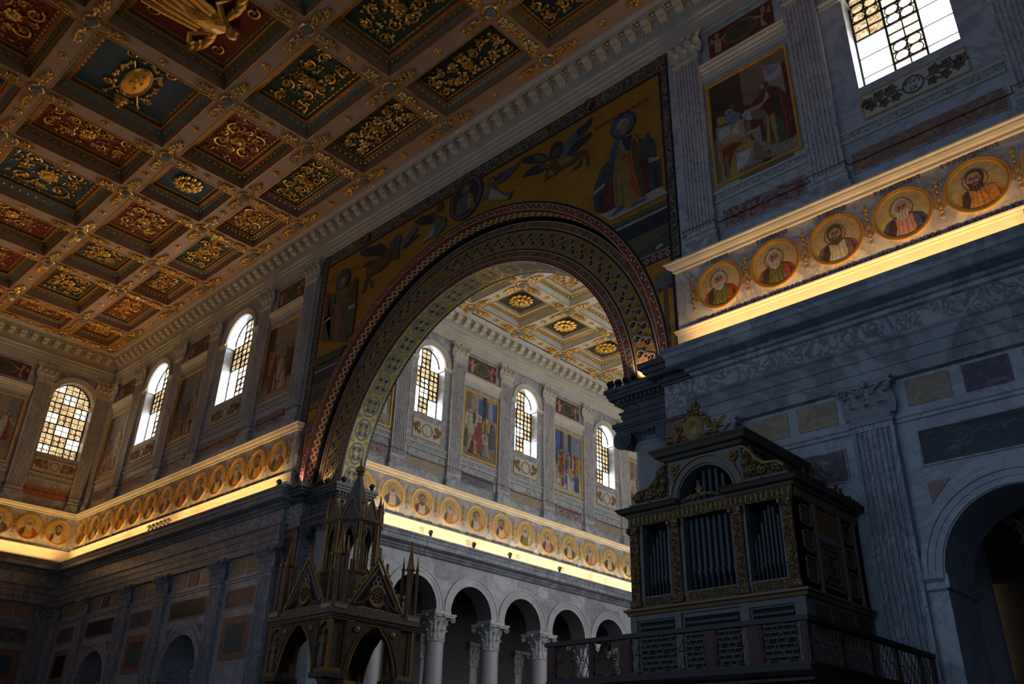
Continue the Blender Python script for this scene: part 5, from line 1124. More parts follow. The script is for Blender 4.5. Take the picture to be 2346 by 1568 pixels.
# crossing ornaments and buttons
def crossing():
    t = thing('crossing_ornament', '', 'ceiling ornament', F0, 0, 0, ZC)
    mb = MB(); mb.lathe([(.36, 0), (.38, -.06), (.3, -.12), (.24, -.08)], 20, mi=1); mb.lathe([(.25, -.02), (.23, -.14), (.16, -.22), (.1, -.18), (.01, -.24)], 20, mi=0)
    for k in range(14): a = k*PI/7; mb.blob((.4*math.cos(a), .4*math.sin(a), -.08), (.06, .06, .07), 1)
    fixn(mb.build('boss', [mat('pale_blue_boss', (.20, .24, .22), .5), GOLD], t)); rn = random.Random(3)
    for q in range(4):
        mb = MB(); M = Matrix.Rotation(q*PI/2, 4, 'Z')
        for k in range(26):
            s = rn.random(); x = .5+1.0*s; wd = .26*(1-abs(2*s-.9)*.55)
            y = rn.uniform(-wd, wd); a = rn.uniform(-.9, .9); mb.ball((x, y, -.06-.1*rn.random()), (.14, .07, .06), 0, 6, M=M) if k % 2 else mb.blob((x, y, -.1), (.09, .13, .09), 0, M=M)
        for y in (-.12, .12): mb.ball((1.58, y*.6, -.08), (.1, .05, .05), 0, 6, M=M)
        mb.build('garland', GOLD, t)
    return t
def button():
    t = thing('gilt_button', '', 'ceiling ornament', F0, 0, 0, ZC); mb = MB(); mb.lathe([(.17, 0), (.19, -.05), (.15, -.08), (.12, -.04)], 16); fixn(mb.build('rim', GOLD, t)); mb = MB(); mb.lathe([(.1, -.02), (.09, -.1), (.05, -.14), (.01, -.15)], 12); fixn(mb.build('dome', GOLD, t)); return t
CR = BT = None
def put(kind, x, y, label, g):
    global CR, BT
    if kind == 'c':
        if CR is None: CR = crossing(); CR.location = F0.at(x, -y, ZC); CR['label'] = label; CR['group'] = g
        else: dup(CR, F0, x, -y, ZC, label, g)
    else:
        if BT is None: BT = button(); BT.location = F0.at(x, -y, ZC); BT['label'] = label; BT['group'] = g
        else: dup(BT, F0, x, -y, ZC, label, g)
for X, Y, nm, far in ((XN, YN, 'transept', 'far wall'), (XM, YM, 'nave', 'side wall')):
    for i, x in enumerate(X):
        for j, y in enumerate(Y):
            ii = ORD[(len(X)-1-i)] if nm == 'transept' else ORD[i]
            if vis(x, y, ZC, 40): put('c', x, y, 'gilded %s ceiling boss, %s beam from %s, %s from arch' % (nm, ii, far, ORD[j]), 'bosses of the %s ceiling' % nm)
            if i+1 < len(X) and vis((x+X[i+1])/2, y, ZC, 20): put('b', (x+X[i+1])/2, y, 'gilt %s ceiling button, %s long beam from arch, after %s cross beam from %s' % (nm, ORD[j], ii, far), 'gilt buttons of the %s ceiling' % nm)
            if j+1 < len(Y) and vis(x, (y+Y[j+1])/2, ZC, 20): put('b', x, (y+Y[j+1])/2, 'gilt %s ceiling button, %s cross beam from %s, after %s long beam' % (nm, ii, far, ORD[j]), 'gilt buttons of the %s ceiling' % nm)
# ------------------------------------------------------------ organ
ORG = Frame((0, 18.45, H), 0); OX, OZ = -11.02, 2.1
AGED = mat('aged_gilding', (.24, .15, .045), .48, .5, var=.25, vs=6)
t = thing('pipe_organ', 'dark gilded pipe organ case with arched hood standing behind a wooden gallery', 'organ', ORG, OX, 0, OZ)
CG = carved('gilt_carving_on_red', (.075, .025, .014), (.24, .14, .04), 7, .45, .3, thr=.52, bump=.6); BG = carved('gilt_carving_on_brown', (.05, .025, .01), (.20, .12, .03), 9, .5, .3, thr=.5, bump=.6)
def ob(mb, name, m, par=None, lab=None):
    mb.v = [(a-OX, b, c-OZ) for a, b, c in mb.v]; o = fixn(mb.build(name, m, par or t))
    if lab: o['label'] = lab
    return o
XO0, XO1, DP = -13.35, -8.72, 3.5
mb = MB(); mb.wb(XO0-.05, XO1+.03, -DP, .0, 2.1, 3.95, 0)
for a, b in ((XO0-.05, -13.2), (-12.08, -11.9), (-10.3, -10.08), (-8.95, XO1+.03)): mb.wb(a, b, 0, .06, 2.1, 3.95, 0)
for a, b, c, d in ((-13.2, -12.08, 3.82, 3.95), (-11.9, -10.3, 3.88, 3.95), (-10.08, -8.95, 3.82, 3.95)): mb.wb(a, b, 0, .05, c, d, 0)
ob(mb, 'base', GREYW)
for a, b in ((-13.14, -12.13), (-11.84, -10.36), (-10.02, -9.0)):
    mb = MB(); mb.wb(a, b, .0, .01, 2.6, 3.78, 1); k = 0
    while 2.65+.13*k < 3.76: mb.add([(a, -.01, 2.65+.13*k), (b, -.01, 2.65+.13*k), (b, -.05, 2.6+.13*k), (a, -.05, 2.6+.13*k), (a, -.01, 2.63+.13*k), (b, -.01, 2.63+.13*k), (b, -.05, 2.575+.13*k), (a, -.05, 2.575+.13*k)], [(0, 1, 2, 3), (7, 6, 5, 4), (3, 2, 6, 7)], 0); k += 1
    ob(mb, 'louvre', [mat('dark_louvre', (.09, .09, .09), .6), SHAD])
OM = [(0, 3.93), (.1, 3.95), (.12, 4.02), (.18, 4.05), (.18, 4.1), (.06, 4.14), (0, 4.16)]
def around(prof, x0, x1, dep, m, name):
    mb = MB(); mb.ext(prof, x0, x1, -1, 1); mb.ext(prof, 0, dep, -1, 0, M=side(x1)); n = len(prof)
    vs = [(x0-p, -p if True else 0, z) for p, z in prof]+[(x0-p, dep, z) for p, z in prof]; mb.add(vs, [(i, i+1, n+i+1, n+i) for i in range(n-1)]); return ob(mb, name, m)
around(OM, XO0, XO1, DP-.1, mat('brown_gilt_moulding', (.22, .12, .05), .5, .2), 'base_moulding')
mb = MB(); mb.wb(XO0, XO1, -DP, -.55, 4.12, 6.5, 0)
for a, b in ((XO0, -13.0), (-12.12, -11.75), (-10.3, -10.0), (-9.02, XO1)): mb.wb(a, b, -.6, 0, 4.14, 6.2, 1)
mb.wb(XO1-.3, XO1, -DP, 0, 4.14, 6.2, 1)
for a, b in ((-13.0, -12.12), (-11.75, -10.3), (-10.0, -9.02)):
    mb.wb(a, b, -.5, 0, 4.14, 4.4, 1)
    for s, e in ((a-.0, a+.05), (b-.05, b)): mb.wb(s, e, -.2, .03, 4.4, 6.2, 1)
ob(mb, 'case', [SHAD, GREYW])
mb = MB()
for a, b in ((-12.95, -12.17), (-11.68, -10.37), (-9.95, -9.07)): mb.wb(a, b, 0, .03, 4.18, 4.36)
ob(mb, 'sill_carving', BG)
mb = MB()
for c in (-13.2, -11.94, -10.17, -8.88):
    mb = MB(); mb.wb(c-.16, c+.16, 0, .1, 4.15, 4.3); mb.wb(c-.13, c+.13, 0, .07, 4.3, 6.0)
    for k in range(9):
        z = 4.42+.175*k; mb.tube([(c+.09*math.cos(a), -.09, z+.07*math.sin(a)) for a in [q*.9+k for q in range(6)]], .014, 4, 1); mb.blob((c, -.1, z), (.04, .03, .05), 1)
    mb.wb(c-.15, c+.15, 0, .12, 6.0, 6.2)
    for s in (-1, 1): mb.ball((c+s*.13, -.16, 6.1), (.06, .06, .08), 1, 6)
    ob(mb, 'carved_pilaster', [CG, AGED])
mb = MB(); mb.wb(XO0-.02, XO1+.02, -DP, .06, 6.2, 6.48)
for k in range(34): mb.wb(XO0+.03+.137*k, XO0+.07+.137*k, .06, .08, 6.26, 6.42, 1)
for k in range(24): y = .1+.137*k; mb.box(XO1+.02, XO1+.05, y, y+.06, 6.24, 6.44, 1)
ob(mb, 'frieze', [BG, AGED])
CP = [(0, 6.46), (.08, 6.48), (.1, 6.54), (.22, 6.57), (.26, 6.64), (.3, 6.68), (0, 6.7)]
mb = MB(); mb.ext(CP, XO0, -11.75, -1, 0); mb.ext(CP, -10.45, XO1, 0, 1); mb.ext(CP, 0, DP-.05, -1, 0, M=side(XO1)); n = len(CP)
mb.add([(XO0-p, -p, z) for p, z in CP]+[(XO0-p, DP, z) for p, z in CP], [(i, i+1, n+i+1, n+i) for i in range(n-1)]); mb.wb(-11.75, -10.45, -.5, .05, 6.46, 6.56)
ob(mb, 'cornice', mat('dark_gilt_cornice', (.10, .07, .045), .5, .15))
# hood with the arch
mb = MB(); hx0, hx1 = -12.07, -9.93; awall(mb, hx0, hx1, 6.68, 7.76, [(-11.0, .79, 6.68, 6.66)], .5, n=24); mb.wb(hx0, hx0+.1, -DP+.1, -.5, 6.68, 7.76); mb.wb(hx1-.1, hx1, -DP+.1, -.5, 6.68, 7.76); mb.wb(XO0+.02, hx0, -.4, .05, 6.68, 6.82); mb.wb(hx1, XO1-.02, -.4, .05, 6.68, 6.82)
mb.wb(hx0, hx1, -1.3, -1.2, 6.68, 7.76, 1); mb.wb(XO0, XO1, -DP, -.3, 6.66, 6.7, 0); ob(mb, 'hood', [GREYW, SHAD])
mb = MB()
for r, w in ((.82, .03), (1.0, .05)): mb.ringarc(-11.0, 6.68, r, r+w, 0, PI, 0, .05, 28)
for s in (-1, 1):
    c, z = -11.0+s*.86, 7.5
    for k in range(9): a = k*.75; mb.ball((c+.1*math.cos(a), -.05, z+.1*math.sin(a)), (.055, .04, .055), 0, 6)
    mb.ball((c, -.08, z), (.06, .05, .06), 0, 6); mb.tube([(c, -.04, z-.1), (c+.02*s, -.05, z-.25), (c+.05*s, -.05, z-.32)], .03, 4); mb.tube([(c-.12, -.04, z+.05), (c+.16, -.05, z+.1)], .025, 4)
ob(mb, 'gilt_arch_ring', AGED)
HP = [(0, 7.74), (.1, 7.76), (.14, 7.84), (.26, 7.86), (.3, 7.94), (.36, 8.02), (.36, 8.05), (0, 8.08)]
mb = MB(); mb.ext(HP, hx0, hx1, -1, 1); mb.ext(HP, 0, DP-.3, -1, 0, M=side(hx1)); n = len(HP); mb.add([(hx0-p, -p, z) for p, z in HP]+[(hx0-p, DP-.3, z) for p, z in HP], [(i, i+1, n+i+1, n+i) for i in range(n-1)])
mb.box(hx0-.3, hx1+.3, -.3, DP-.3, 8.04, 8.08); ob(mb, 'hood_cornice', mat('dark_gilt_cornice', (.10, .07, .045)))
def scrolls(mb, pts, r0=.03):
    for x, z, r, s in pts:
        mb.tube([(x+r*(1-.82*i/12)*math.cos(s*i*.75), -.06, z+r*(1-.82*i/12)*math.sin(i*.75)) for i in range(13)], .028, 5); mb.ball((x, -.08, z), (r*.25, .05, r*.25), 0, 6)
        for i in range(7): a = i*.9; mb.blob((x+r*1.1*math.cos(a), -.05, z+r*1.1*math.sin(a)), (.05, .04, .04))
for s, x0 in ((1, hx1), (-1, hx0)):
    g = MB(); pol = [(x0, 6.82), (x0+s*1.1, 6.82), (x0+s*1.12, 6.95), (x0+s*.95, 7.1), (x0+s*.6, 7.14), (x0+s*.4, 7.3), (x0+s*.28, 7.5), (x0+s*.12, 7.66), (x0, 7.68)]
    g.prism(pol, -.25, .0, 0); ob(g, 'scroll_bracket_ground', mat('dark_olive_ground', (.05, .04, .02), .6))
    g = MB(); g.tube([(a, -.06, b) for a, b in pol[2:]], .04, 5); scrolls(g, [(x0+s*.2, 7.5, .12, s), (x0+s*.38, 7.25, .08, -s), (x0+s*.22, 7.0, .12, s), (x0+s*.55, 6.98, .16, -s), (x0+s*.92, 6.98, .12, s), (x0+s*.12, 7.25, .09, -s)])
    for k in range(14): rn = random.Random(k*7+int(s)); g.ball((x0+s*rn.uniform(.05, 1.0), -.05, 6.9+rn.uniform(0, .22)), (.05, .04, .04), 0, 6)
    ob(g, 'gilt_scroll_bracket', AGED)
# crest: shield and foliage (parts), two gilt cherubs
mb = MB(); cx, cz = -11.12, 8.45
mb.lathe([(.02, .16), (.2, .12), (.26, .03), (.3, .06), (.32, .1), (.28, .13)], 20, M=Matrix.Translation((cx, -.05, cz)) @ Matrix.Rotation(PI/2, 4, 'X') @ Matrix.Scale(1.15, 4, (0, 1, 0)))
rn = random.Random(8)
for k in range(34): a = rn.uniform(0, 2*PI); mb.ball((cx+.4*math.cos(a), -.06+rn.uniform(-.05, .08), cz+.45*math.sin(a)), (.08, .06, .07), 0, 6)
for k in range(22): mb.tube([(cx-.03, -.05, cz+.42), (cx-.03+rn.uniform(-.25, .25), rn.uniform(-.2, .1), cz+rn.uniform(.5, .82))], .03, 4)
mb.tube([(cx-.9, -.1, 8.1), (cx-.5, -.1, 8.16), (cx+.5, -.1, 8.16), (cx+.9, -.1, 8.12)], .05, 5); ob(mb, 'crest_shield', AGED)
def body(name, J, E, rad, m, par=None, F=F0, root=0, sub=1, o=(0, 0, 0)):
    me = bpy.data.meshes.new(name); me.from_pydata([(a-o[0], b-o[1], c-o[2]) for a, b, c in J], E, []); ob_ = bpy.data.objects.new(name, me); C.objects.link(ob_)
    if par: ob_.parent = par
    me.materials.append(m); sk = ob_.modifiers.new('skin', 'SKIN'); sk.use_smooth_shade = True
    for i, v in enumerate(me.skin_vertices[0].data if me.skin_vertices else []): v.radius = (rad[i], rad[i]); v.use_root = i == root
    ob_.modifiers.new('sub', 'SUBSURF').levels = sub; ob_.modifiers['sub'].render_levels = sub; return ob_
def skinfig(name, J, E, rad, m, par, sub=1):
    import bmesh as B_
    me = bpy.data.meshes.new(name); bm = B_.new(); L = bm.verts.layers.skin.new(); vs = []
    for i, j in enumerate(J):
        v = bm.verts.new(j); v[L].radius = (rad[i], rad[i]); v[L].use_root = (i == 0); vs.append(v)
    for a, b in E: bm.edges.new((vs[a], vs[b]))
    bm.to_mesh(me); bm.free(); me.materials.append(m); o = bpy.data.objects.new(name, me); C.objects.link(o); o.parent = par
    s = o.modifiers.new('skin', 'SKIN'); s.use_smooth_shade = True; u = o.modifiers.new('sub', 'SUBSURF'); u.levels = sub; u.render_levels = sub; return o
for s, x, lab in ((-1, -11.72, 'small gilt cherub seated on the organ hood, left of the crest'), (1, -10.55, 'small gilt cherub seated on the organ hood, right of the crest')):
    c = thing('gilt_cherub', lab, 'statuette', ORG, x, .05, 8.07, 'gilt cherubs on the organ')
    J = [(0, 0, .12), (0, 0, .26), (0, 0, .38), (0, -.01, .44), (0, -.02, .53), (-.1, -.01, .36), (-.2*1, -.06, .3 if s < 0 else .42), (-.26, -.1, .36 if s < 0 else .5), (.1, -.01, .36), (.2, -.05, .42 if s < 0 else .28), (.27, -.1, .5 if s < 0 else .24),
         (-.07, -.04, .1), (-.14, -.22, .12), (-.17, -.26, -.0+.03), (.07, -.04, .1), (.14, -.2, .14), (.2, -.26, .04)]
    E = [(0, 1), (1, 2), (2, 3), (3, 4), (2, 5), (5, 6), (6, 7), (2, 8), (8, 9), (9, 10), (0, 11), (11, 12), (12, 13), (0, 14), (14, 15), (15, 16)]
    skinfig('body', J, E, [.1, .085, .075, .04, .085, .045, .035, .022, .045, .035, .022, .06, .045, .028, .06, .045, .028], AGED, c, 2)
    w = MB()
    for q in (-1, 1):
        for k in range(5): w.ball((q*(.1+.045*k), .06, .4+.06*k-.02*k*k*.3), (.05, .02, .1-.01*k), 0, 6)
    w.build('wings', AGED, c)
# organ side
mb = MB(); X = XO1
for y0, y1, z0, z1, m in ((.95, 2.15, 5.5, 6.15, 2), (1.0, 2.1, 4.3, 5.4, 1), (.2, .75, 4.3, 4.9, 1), (.2, .75, 5.0, 5.5, 1), (.2, .75, 5.6, 6.1, 1), (2.4, 2.9, 4.3, 4.9, 1), (2.4, 2.9, 5.0, 5.5, 1), (2.4, 2.9, 5.6, 6.1, 1)):
    mb.box(X, X+.02, y0, y1, z0, z1, m)
    for a, b, c, d in ((y0, y1, z0, z0+.05), (y0, y1, z1-.05, z1), (y0, y0+.05, z0, z1), (y1-.05, y1, z0, z1)): mb.box(X, X+.05, a, b, c, d, 0)
for k in range(9): mb.box(X+.02, X+.06, 1.02+.125*k, 1.07+.125*k, 5.55, 6.12, 0)
for a, b in ((1.2, 1.9), ): 
    for q in (.12, .28): mb.box(X+.02, X+.055, 1.0+q, 2.1-q, 4.3+q, 4.34+q, 0); mb.box(X+.02, X+.055, 1.0+q, 2.1-q, 5.36-q, 5.4-q, 0); mb.box(X+.02, X+.055, 1.0+q, 1.04+q, 4.3+q, 5.4-q, 0); mb.box(X+.02, X+.055, 2.06-q, 2.1-q, 4.3+q, 5.4-q, 0)
ob(mb, 'side_panelling', [mat('orange_gilt_trim', (.24, .11, .03), .5, .3), mat('dark_russet_panel', (.10, .04, .015), .6), SHAD])
mb = MB()
for y in (.85, 2.22, 3.02): mb.box(X, X+.07, y, y+.1, 4.15, 6.2)
mb.box(X, X+.06, .95, 2.2, 5.4, 5.5); ob(mb, 'side_posts', GREYW)
mb = MB(); rn = random.Random(2)
for k in range(60): mb.ball((X+.1+rn.uniform(-.05, .1), .3+3.0*k/60, 6.72+rn.uniform(0, .22)*(1+math.sin(k*.6))*.6), (.05, .07, .07), 0, 6)
ob(mb, 'side_cresting', BG)
mb = MB()
for y0, y1 in ((.3, 1.0), (1.2, 2.3), (2.5, 3.2)): mb.box(X+.03, X+.06, y0, y1, 3.2, 3.85)
ob(mb, 'base_side_panels', mat('dark_russet_panel', (.10, .04, .015)))
def pipe(x, z0, h, r, dep=.25):
    mb = MB(); f = min(.42, h*.28); y = dep
    mb.lathe([(.012, z0), (r*.6, z0+f*.6), (r, z0+f), (r, z0+h), (r*.9, z0+h)], 12, (x, y, 0)); mb.box(x-r*.55, x+r*.55, y-r-.012, y-r*.4, z0+f+.0, z0+f+.05)
    mb.prism([(x-r*.55, z0+f), (x+r*.55, z0+f), (x, z0+f*.55)], -y+r*.55, -y+r*.98); ob(mb, 'organ_pipe', PIPE)
for i in range(8): pipe(-11.62+.165*i, 4.42, 1.9-.02*abs(i-3.5), .068)
for i in range(7): pipe(-12.9+.112*i, 4.42, (1.05, 1.3, 1.5, 1.66, 1.6, 1.45, 1.15)[i], .045)
for i in range(8): pipe(-9.9+.107*i, 4.42, (.95, 1.1, 1.35, 1.65, 1.75, 1.7, 1.5, 1.1)[i], .043)
for i in range(7): pipe(-11.55+.183*i, 6.4, (.45, .8, 1.08, 1.18, 1.1, .84, .5)[i], .066, .3)
mb = MB(); c = -11.1
mb.tube([(c-.55, -.1, 6.58), (c-.3, -.12, 6.66), (c, -.12, 6.72), (c+.3, -.12, 6.66), (c+.55, -.1, 6.58)], .035, 5)
for k in range(20): rn = random.Random(k); x = rn.uniform(-.45, .45); mb.ball((c+x, -.12, 6.62+.12*(1-abs(x)*2)*rn.random()), (.05, .04, .05), 0, 6)
for k in range(5): mb.tube([(c, -.12, 6.7), (c+(k-2)*.05, -.12, 6.86+.04*(2-abs(k-2)))], .02, 4)
ob(mb, 'gilt_garland', AGED)
# two small blue-white pipe ends behind the middle pipes are left as part of the case

# ------------------------------------------------------------ gallery with lattice rail
GX0, GX1, GY = -13.5, -7.28, 15.35
GAL = Frame((0, GY, H), 0)
t = thing('organ_gallery', 'dark wooden gallery with latticed railing carrying the organ', 'gallery', GAL, -10.4, 0, -1.6)
def gb(mb, name, m): mb.v = [(a+10.4, b, c+1.6) for a, b, c in mb.v]; return fixn(mb.build(name, m, t))
mb = MB(); mb.box(GX0, GX1, 0, 6.55, 1.85, 2.1, 0); mb.box(GX0+.15, GX1-.15, .15, 6.5, -1.6, 1.85, 0); mb.ext([(0, 1.9), (.05, 1.95), (.08, 2.02), (.08, 2.1), (0, 2.12)], GX0, GX1); gb(mb, 'platform', DWOOD2)
mb = MB(); mb.wb(GX0-.05, GX1+.05, -.1, .06, 2.86, 2.95); mb.box(GX1-.1, GX1+.06, 0, 6.1, 2.86, 2.95); mb.wb(GX0, GX1, -.08, .03, 2.1, 2.16); mb.box(GX1-.06, GX1+.03, 0, 6.1, 2.1, 2.16); gb(mb, 'handrail', DWOOD2)
posts = [(-13.5, -13.26), (-12.32, -12.2), (-11.5, -11.2), (-9.43, -9.17), (-8.5, -8.2), (-7.42, -7.28)]
for a, b in posts: mb = MB(); mb.wb(a, b, -.06, .02, 2.14, 2.87); mb.wb(a+.04, b-.04, .02, .03, 2.2, 2.8, 0); gb(mb, 'post', DWOOD)
ys = [1.3, 2.6, 3.9, 5.2]
for y in ys+[6.0]: mb = MB(); mb.box(GX1-.06, GX1+.01, y, y+.14, 2.14, 2.87); gb(mb, 'post', DWOOD)
def lattice(a, b, M=None):
    mb = MB(); z0, z1 = 2.18, 2.85; w = b-a; n = max(2, round(w/.34)); cw = w/n
    def br(p, q): mb.tube([(p[0], 0, p[1]), (q[0], 0, q[1])], .011, 4, 0, M=M)
    for i in range(n):
        for j in range(2):
            cx, cz = a+cw*(i+.5), z0+(z1-z0)*(j+.5)/2; rx, rz = cw*.5, (z1-z0)*.25
            h = [(cx-rx*.45, cz-rz), (cx+rx*.45, cz-rz), (cx+rx*.9, cz), (cx+rx*.45, cz+rz), (cx-rx*.45, cz+rz), (cx-rx*.9, cz)]
            for k in range(6): br(h[k], h[(k+1) % 6])
            br((cx-rx*.45, cz-rz), (cx+rx*.45, cz+rz)); br((cx-rx*.9, cz), (cx-rx, cz)); br((cx+rx*.9, cz), (cx+rx, cz))
    for p, q in (((a, z0), (b, z0)), ((a, z1), (b, z1)), ((a, z0), (a, z1)), ((b, z0), (b, z1))): br(p, q)
    return mb
LW = mat('lattice_wood', (.12, .055, .03), .5, var=.2)
for (a, b), (c, d) in zip(posts, posts[1:]): gb(lattice(b, c), 'lattice_panel', LW)
yy = [0]+ys+[6.0]
for a, b in zip(yy, yy[1:]): gb(lattice(a+.14, b, M=side(GX1-.03)), 'lattice_panel', LW)

# ------------------------------------------------------------ gothic ciborium
CX, CY = -24.65, 17.75
t = thing('gothic_ciborium', 'dark gilded gothic canopy with gables, rose windows and a central spire', 'altar canopy', F0, CX, -CY, -1.6)
CS = mat('ciborium_stone', (.15, .088, .045), .6, var=.35, vs=7, bump=.6, bs=9); CGd = mat('ciborium_gilding', (.26, .13, .025), .45, .35, var=.25, vs=5); CD = mat('ciborium_dark_infill', (.075, .042, .024), .7, var=.4, vs=9, bump=.6, bs=9)
def cb(mb, name, m, dz=1.6): mb.v = [(a, b, c+dz) for a, b, c in mb.v]; return fixn(mb.build(name, m, t))
hw = 1.75
for sx in (-1, 1):
    for sy in (-1, 1):
        x, y = sx*(hw-.42), sy*(hw-.42)
        mb = MB(); mb.lathe([(.3, -1.0), (.22, -.8), (.22, 2.5)], 16, (x, y, 0)); mb.lathe([(.22, 2.5), (.24, 2.6), (.36, 2.85)], 16, (x, y, 0)); mb.box(x-.42, x+.42, y-.42, y+.42, 2.85, 3.0); cb(mb, 'column', [CD])
        mb = MB(); mb.box(x-.36, x+.36, y-.36, y+.36, 3.0, 3.14, 1); mb.box(x-.22, x+.22, y-.22, y+.22, 3.14, 4.55, 0)
        for q in (-1, 1):
            for w_ in (-1, 1): mb.box(x+q*.3-.05, x+q*.3+.05, y+w_*.3-.05, y+w_*.3+.05, 3.1, 4.55, 1)
        mb.prism([(x-.3, 4.3), (x, 4.5), (x+.3, 4.3), (x+.3, 4.55), (x-.3, 4.55)], -(y-.33), -(y-.28), 1); cb(mb, 'corner_niche', [CS, CGd])
        mb = MB(); d = .3; px, py = x+sx*.18*0+ (0), y
        mb.lathe([(.1, 3.14), (.14, 3.3), (.12, 3.7), (.15, 3.95), (.09, 4.08), (.05, 4.1)], 10, (x, y-.3, 0)); mb.ball((x, y-.31, 4.18), (.075, .08, .1), 0, 8); mb.tube([(x-.13, y-.32, 3.95), (x-.12, y-.42, 3.8), (x+.02, y-.45, 3.82)], .035, 5); mb.tube([(x+.13, y-.32, 3.95), (x+.14, y-.4, 3.75)], .035, 5); cb(mb, 'niche_statue', [CS])
def cside(q, name, fn):
    M = Matrix.Rotation(q*PI/2, 4, 'Z')
    mb = MB(); m = fn(mb); mb.v = [tuple(M @ Vector(v)) for v in mb.v]; return cb(mb, name, m)
def arch_panel(mb):
    n = 12; A = []; c, r, zb = .95, 1.86, 3.1; 
    for i in range(n+1):   # pointed arch, cusped
        t_ = i/n; x = -.93+.93*t_; z = zb+1.36*math.sin(t_*PI/2)**.8+(.07*abs(math.sin(t_*PI*1.5)) if 0 < i < n else 0); A.append((x, z))
    A += [(-x, z) for x, z in A[-2::-1]]; y = -hw+.14
    for yy in (y-.1, y+.1): mb.add([(a, yy, b) for a, b in A]+[(a, yy, 4.58) for a, b in A], [(i, i+1, len(A)+i+1, len(A)+i) for i in range(len(A)-1)], 0)
    mb.tube([(a, y-.1, b) for a, b in A], .035, 5, 1); mb.tube([(a*1.12, y-.12, b+.1 if abs(a) < .9 else b) for a, b in A if b < 4.42], .02, 4, 1)
    for s in (-1, 1): mb.ball((s*.72, y-.13, 4.32), (.12, .05, .12), 1, 8); mb.wb(s*1.0-.07 , s*1.0+.07, -(y+.1), -(y-.1), 3.0, 4.58, 0)
    return [CD, CGd]
def gable(mb):
    y = -hw+.18; b, ap, z0 = 1.12, 1.62, 5.0
    def tri(k, y0, y1, mi): mb.prism([(-b*k, z0), (b*k, z0), (0, z0+ap*k)], -y1, -y0, mi)
    tri(.95, y-.02, y+.06, 0)
    for s in (-1, 1):
        mb.tube([(s*(b+.02), y-.06, z0), (0, y-.06, z0+ap+.04)], .055, 5, 1); mb.tube([(s*(b-.16), y-.07, z0+.05), (0, y-.07, z0+ap-.22)], .02, 4, 2)
        for k in range(6): f = (k+.5)/6; mb.ball((s*((b+.06)*(1-f)), y-.06, z0+(ap+.08)*f+.03), (.075, .06, .07), 1, 6)
    mb.tube([(-b, y-.06, z0+.02), (b, y-.06, z0+.02)], .04, 5, 1)
    mb.ringarc(0, z0+.46, .29, .36, 0, 2*PI, -y+.04, -y+.12, 24, 1); mb.ringarc(0, z0+.46, .25, .28, 0, 2*PI, -y+.03, -y+.09, 24, 2); mb.ringarc(0, z0+.46, .05, .08, 0, 2*PI, -y+.03, -y+.09, 10, 1)
    for k in range(8):
        a = k*PI/4+.2; mb.tube([(.07*math.cos(a), y-.07, z0+.46+.07*math.sin(a)), (.26*math.cos(a), y-.07, z0+.46+.26*math.sin(a))], .013, 4, 1); mb.ringarc(.2*math.cos(a+PI/8), z0+.46+.2*math.sin(a+PI/8), .045, .06, 0, 2*PI, -y+.03, -y+.08, 8, 1)
    for dx, dz in ((0, 1.0), (-.1, .84), (.1, .84)): mb.ringarc(dx, z0+dz, .075, .1, 0, 2*PI, -y+.04, -y+.1, 12, 2); mb.prism(ell(dx, z0+dz, .07, .07, 10), -y+.03, -y+.05, 3)
    mb.prism(ell(0, z0+.46, .25, .25, 20), -y+.025, -y+.03, 3)
    for s in (-1, 1): mb.tube([(s*.95, y-.1, z0+.08), (s*.6, y-.14, z0+.16), (s*.4, y-.12, z0+.35), (s*.3, y-.12, z0+.5)], .06, 5, 0); mb.ball((s*.33, y-.14, z0+.52), (.06, .06, .07), 0, 6)
    for k in range(4): mb.ball((0, y-.06, z0+ap+.1+.09*k), (.1-.02*k if k % 2 == 0 else .05, .06, .06), 1, 6)
    return [CD, CGd, mat('ciborium_pale_line', (.36, .28, .2), .5), mat('rose_glass_dark', (.02, .025, .04), .3)]
for q in range(4): cside(q, 'arch_panel', arch_panel); cside(q, 'gable', gable)
mb = MB()
for o_, z0, z1 in ((-.04, 4.55, 4.62), (.0, 4.62, 4.7), (.06, 4.7, 4.78), (.02, 4.78, 4.9), (-.06, 4.9, 5.02)): mb.box(-hw-o_, hw+o_, -hw-o_, hw+o_, z0, z1)
for sx in (-1, 1):
    for sy in (-1, 1): x, y = sx*(hw-.28), sy*(hw-.28); mb.box(x-.32, x+.32, y-.32, y+.32, 4.78, 5.06); mb.box(x-.24, x+.24, y-.34, y+.34, 4.86, 4.98, 1); mb.box(x-.34, x+.34, y-.24, y+.24, 4.86, 4.98, 1)
cb(mb, 'cornice', [CS, mat('ciborium_pale_line', (.36, .28, .2))])
for sx in (-1, 1):
    for sy in (-1, 1):
        x, y = sx*(hw-.28), sy*(hw-.28); mb = MB()
        for q in (-1, 1):
            for w_ in (-1, 1): a, b = x+q*.17, y+w_*.17; mb.lathe([(.055, 5.05), (.05, 6.55)], 8, (a, b, 0), 0); mb.lathe([(.07, 6.55), (.07, 6.62), (.045, 6.62), (.01, 6.95)], 8, (a, b, 0), 1); mb.ball((a, b, 6.97), .025, 1, 6)
        mb.lathe([(.11, 5.05), (.1, 6.5), (.15, 6.6), (.12, 6.7), (.01, 7.5)], 8, (x, y, 0), 1); mb.ball((x, y, 7.52), (.05, .05, .06), 1, 6)
        for k in range(4): a = k*PI/2+PI/4; mb.tube([(x+.14*math.cos(a), y+.14*math.sin(a), 6.55), (x+.02*math.cos(a), y+.02*math.sin(a), 7.0)], .02, 4, 1)
        cb(mb, 'pinnacle', [CS, CGd])
mb = MB(); TR = .92; z0, z1 = 6.35, 8.05
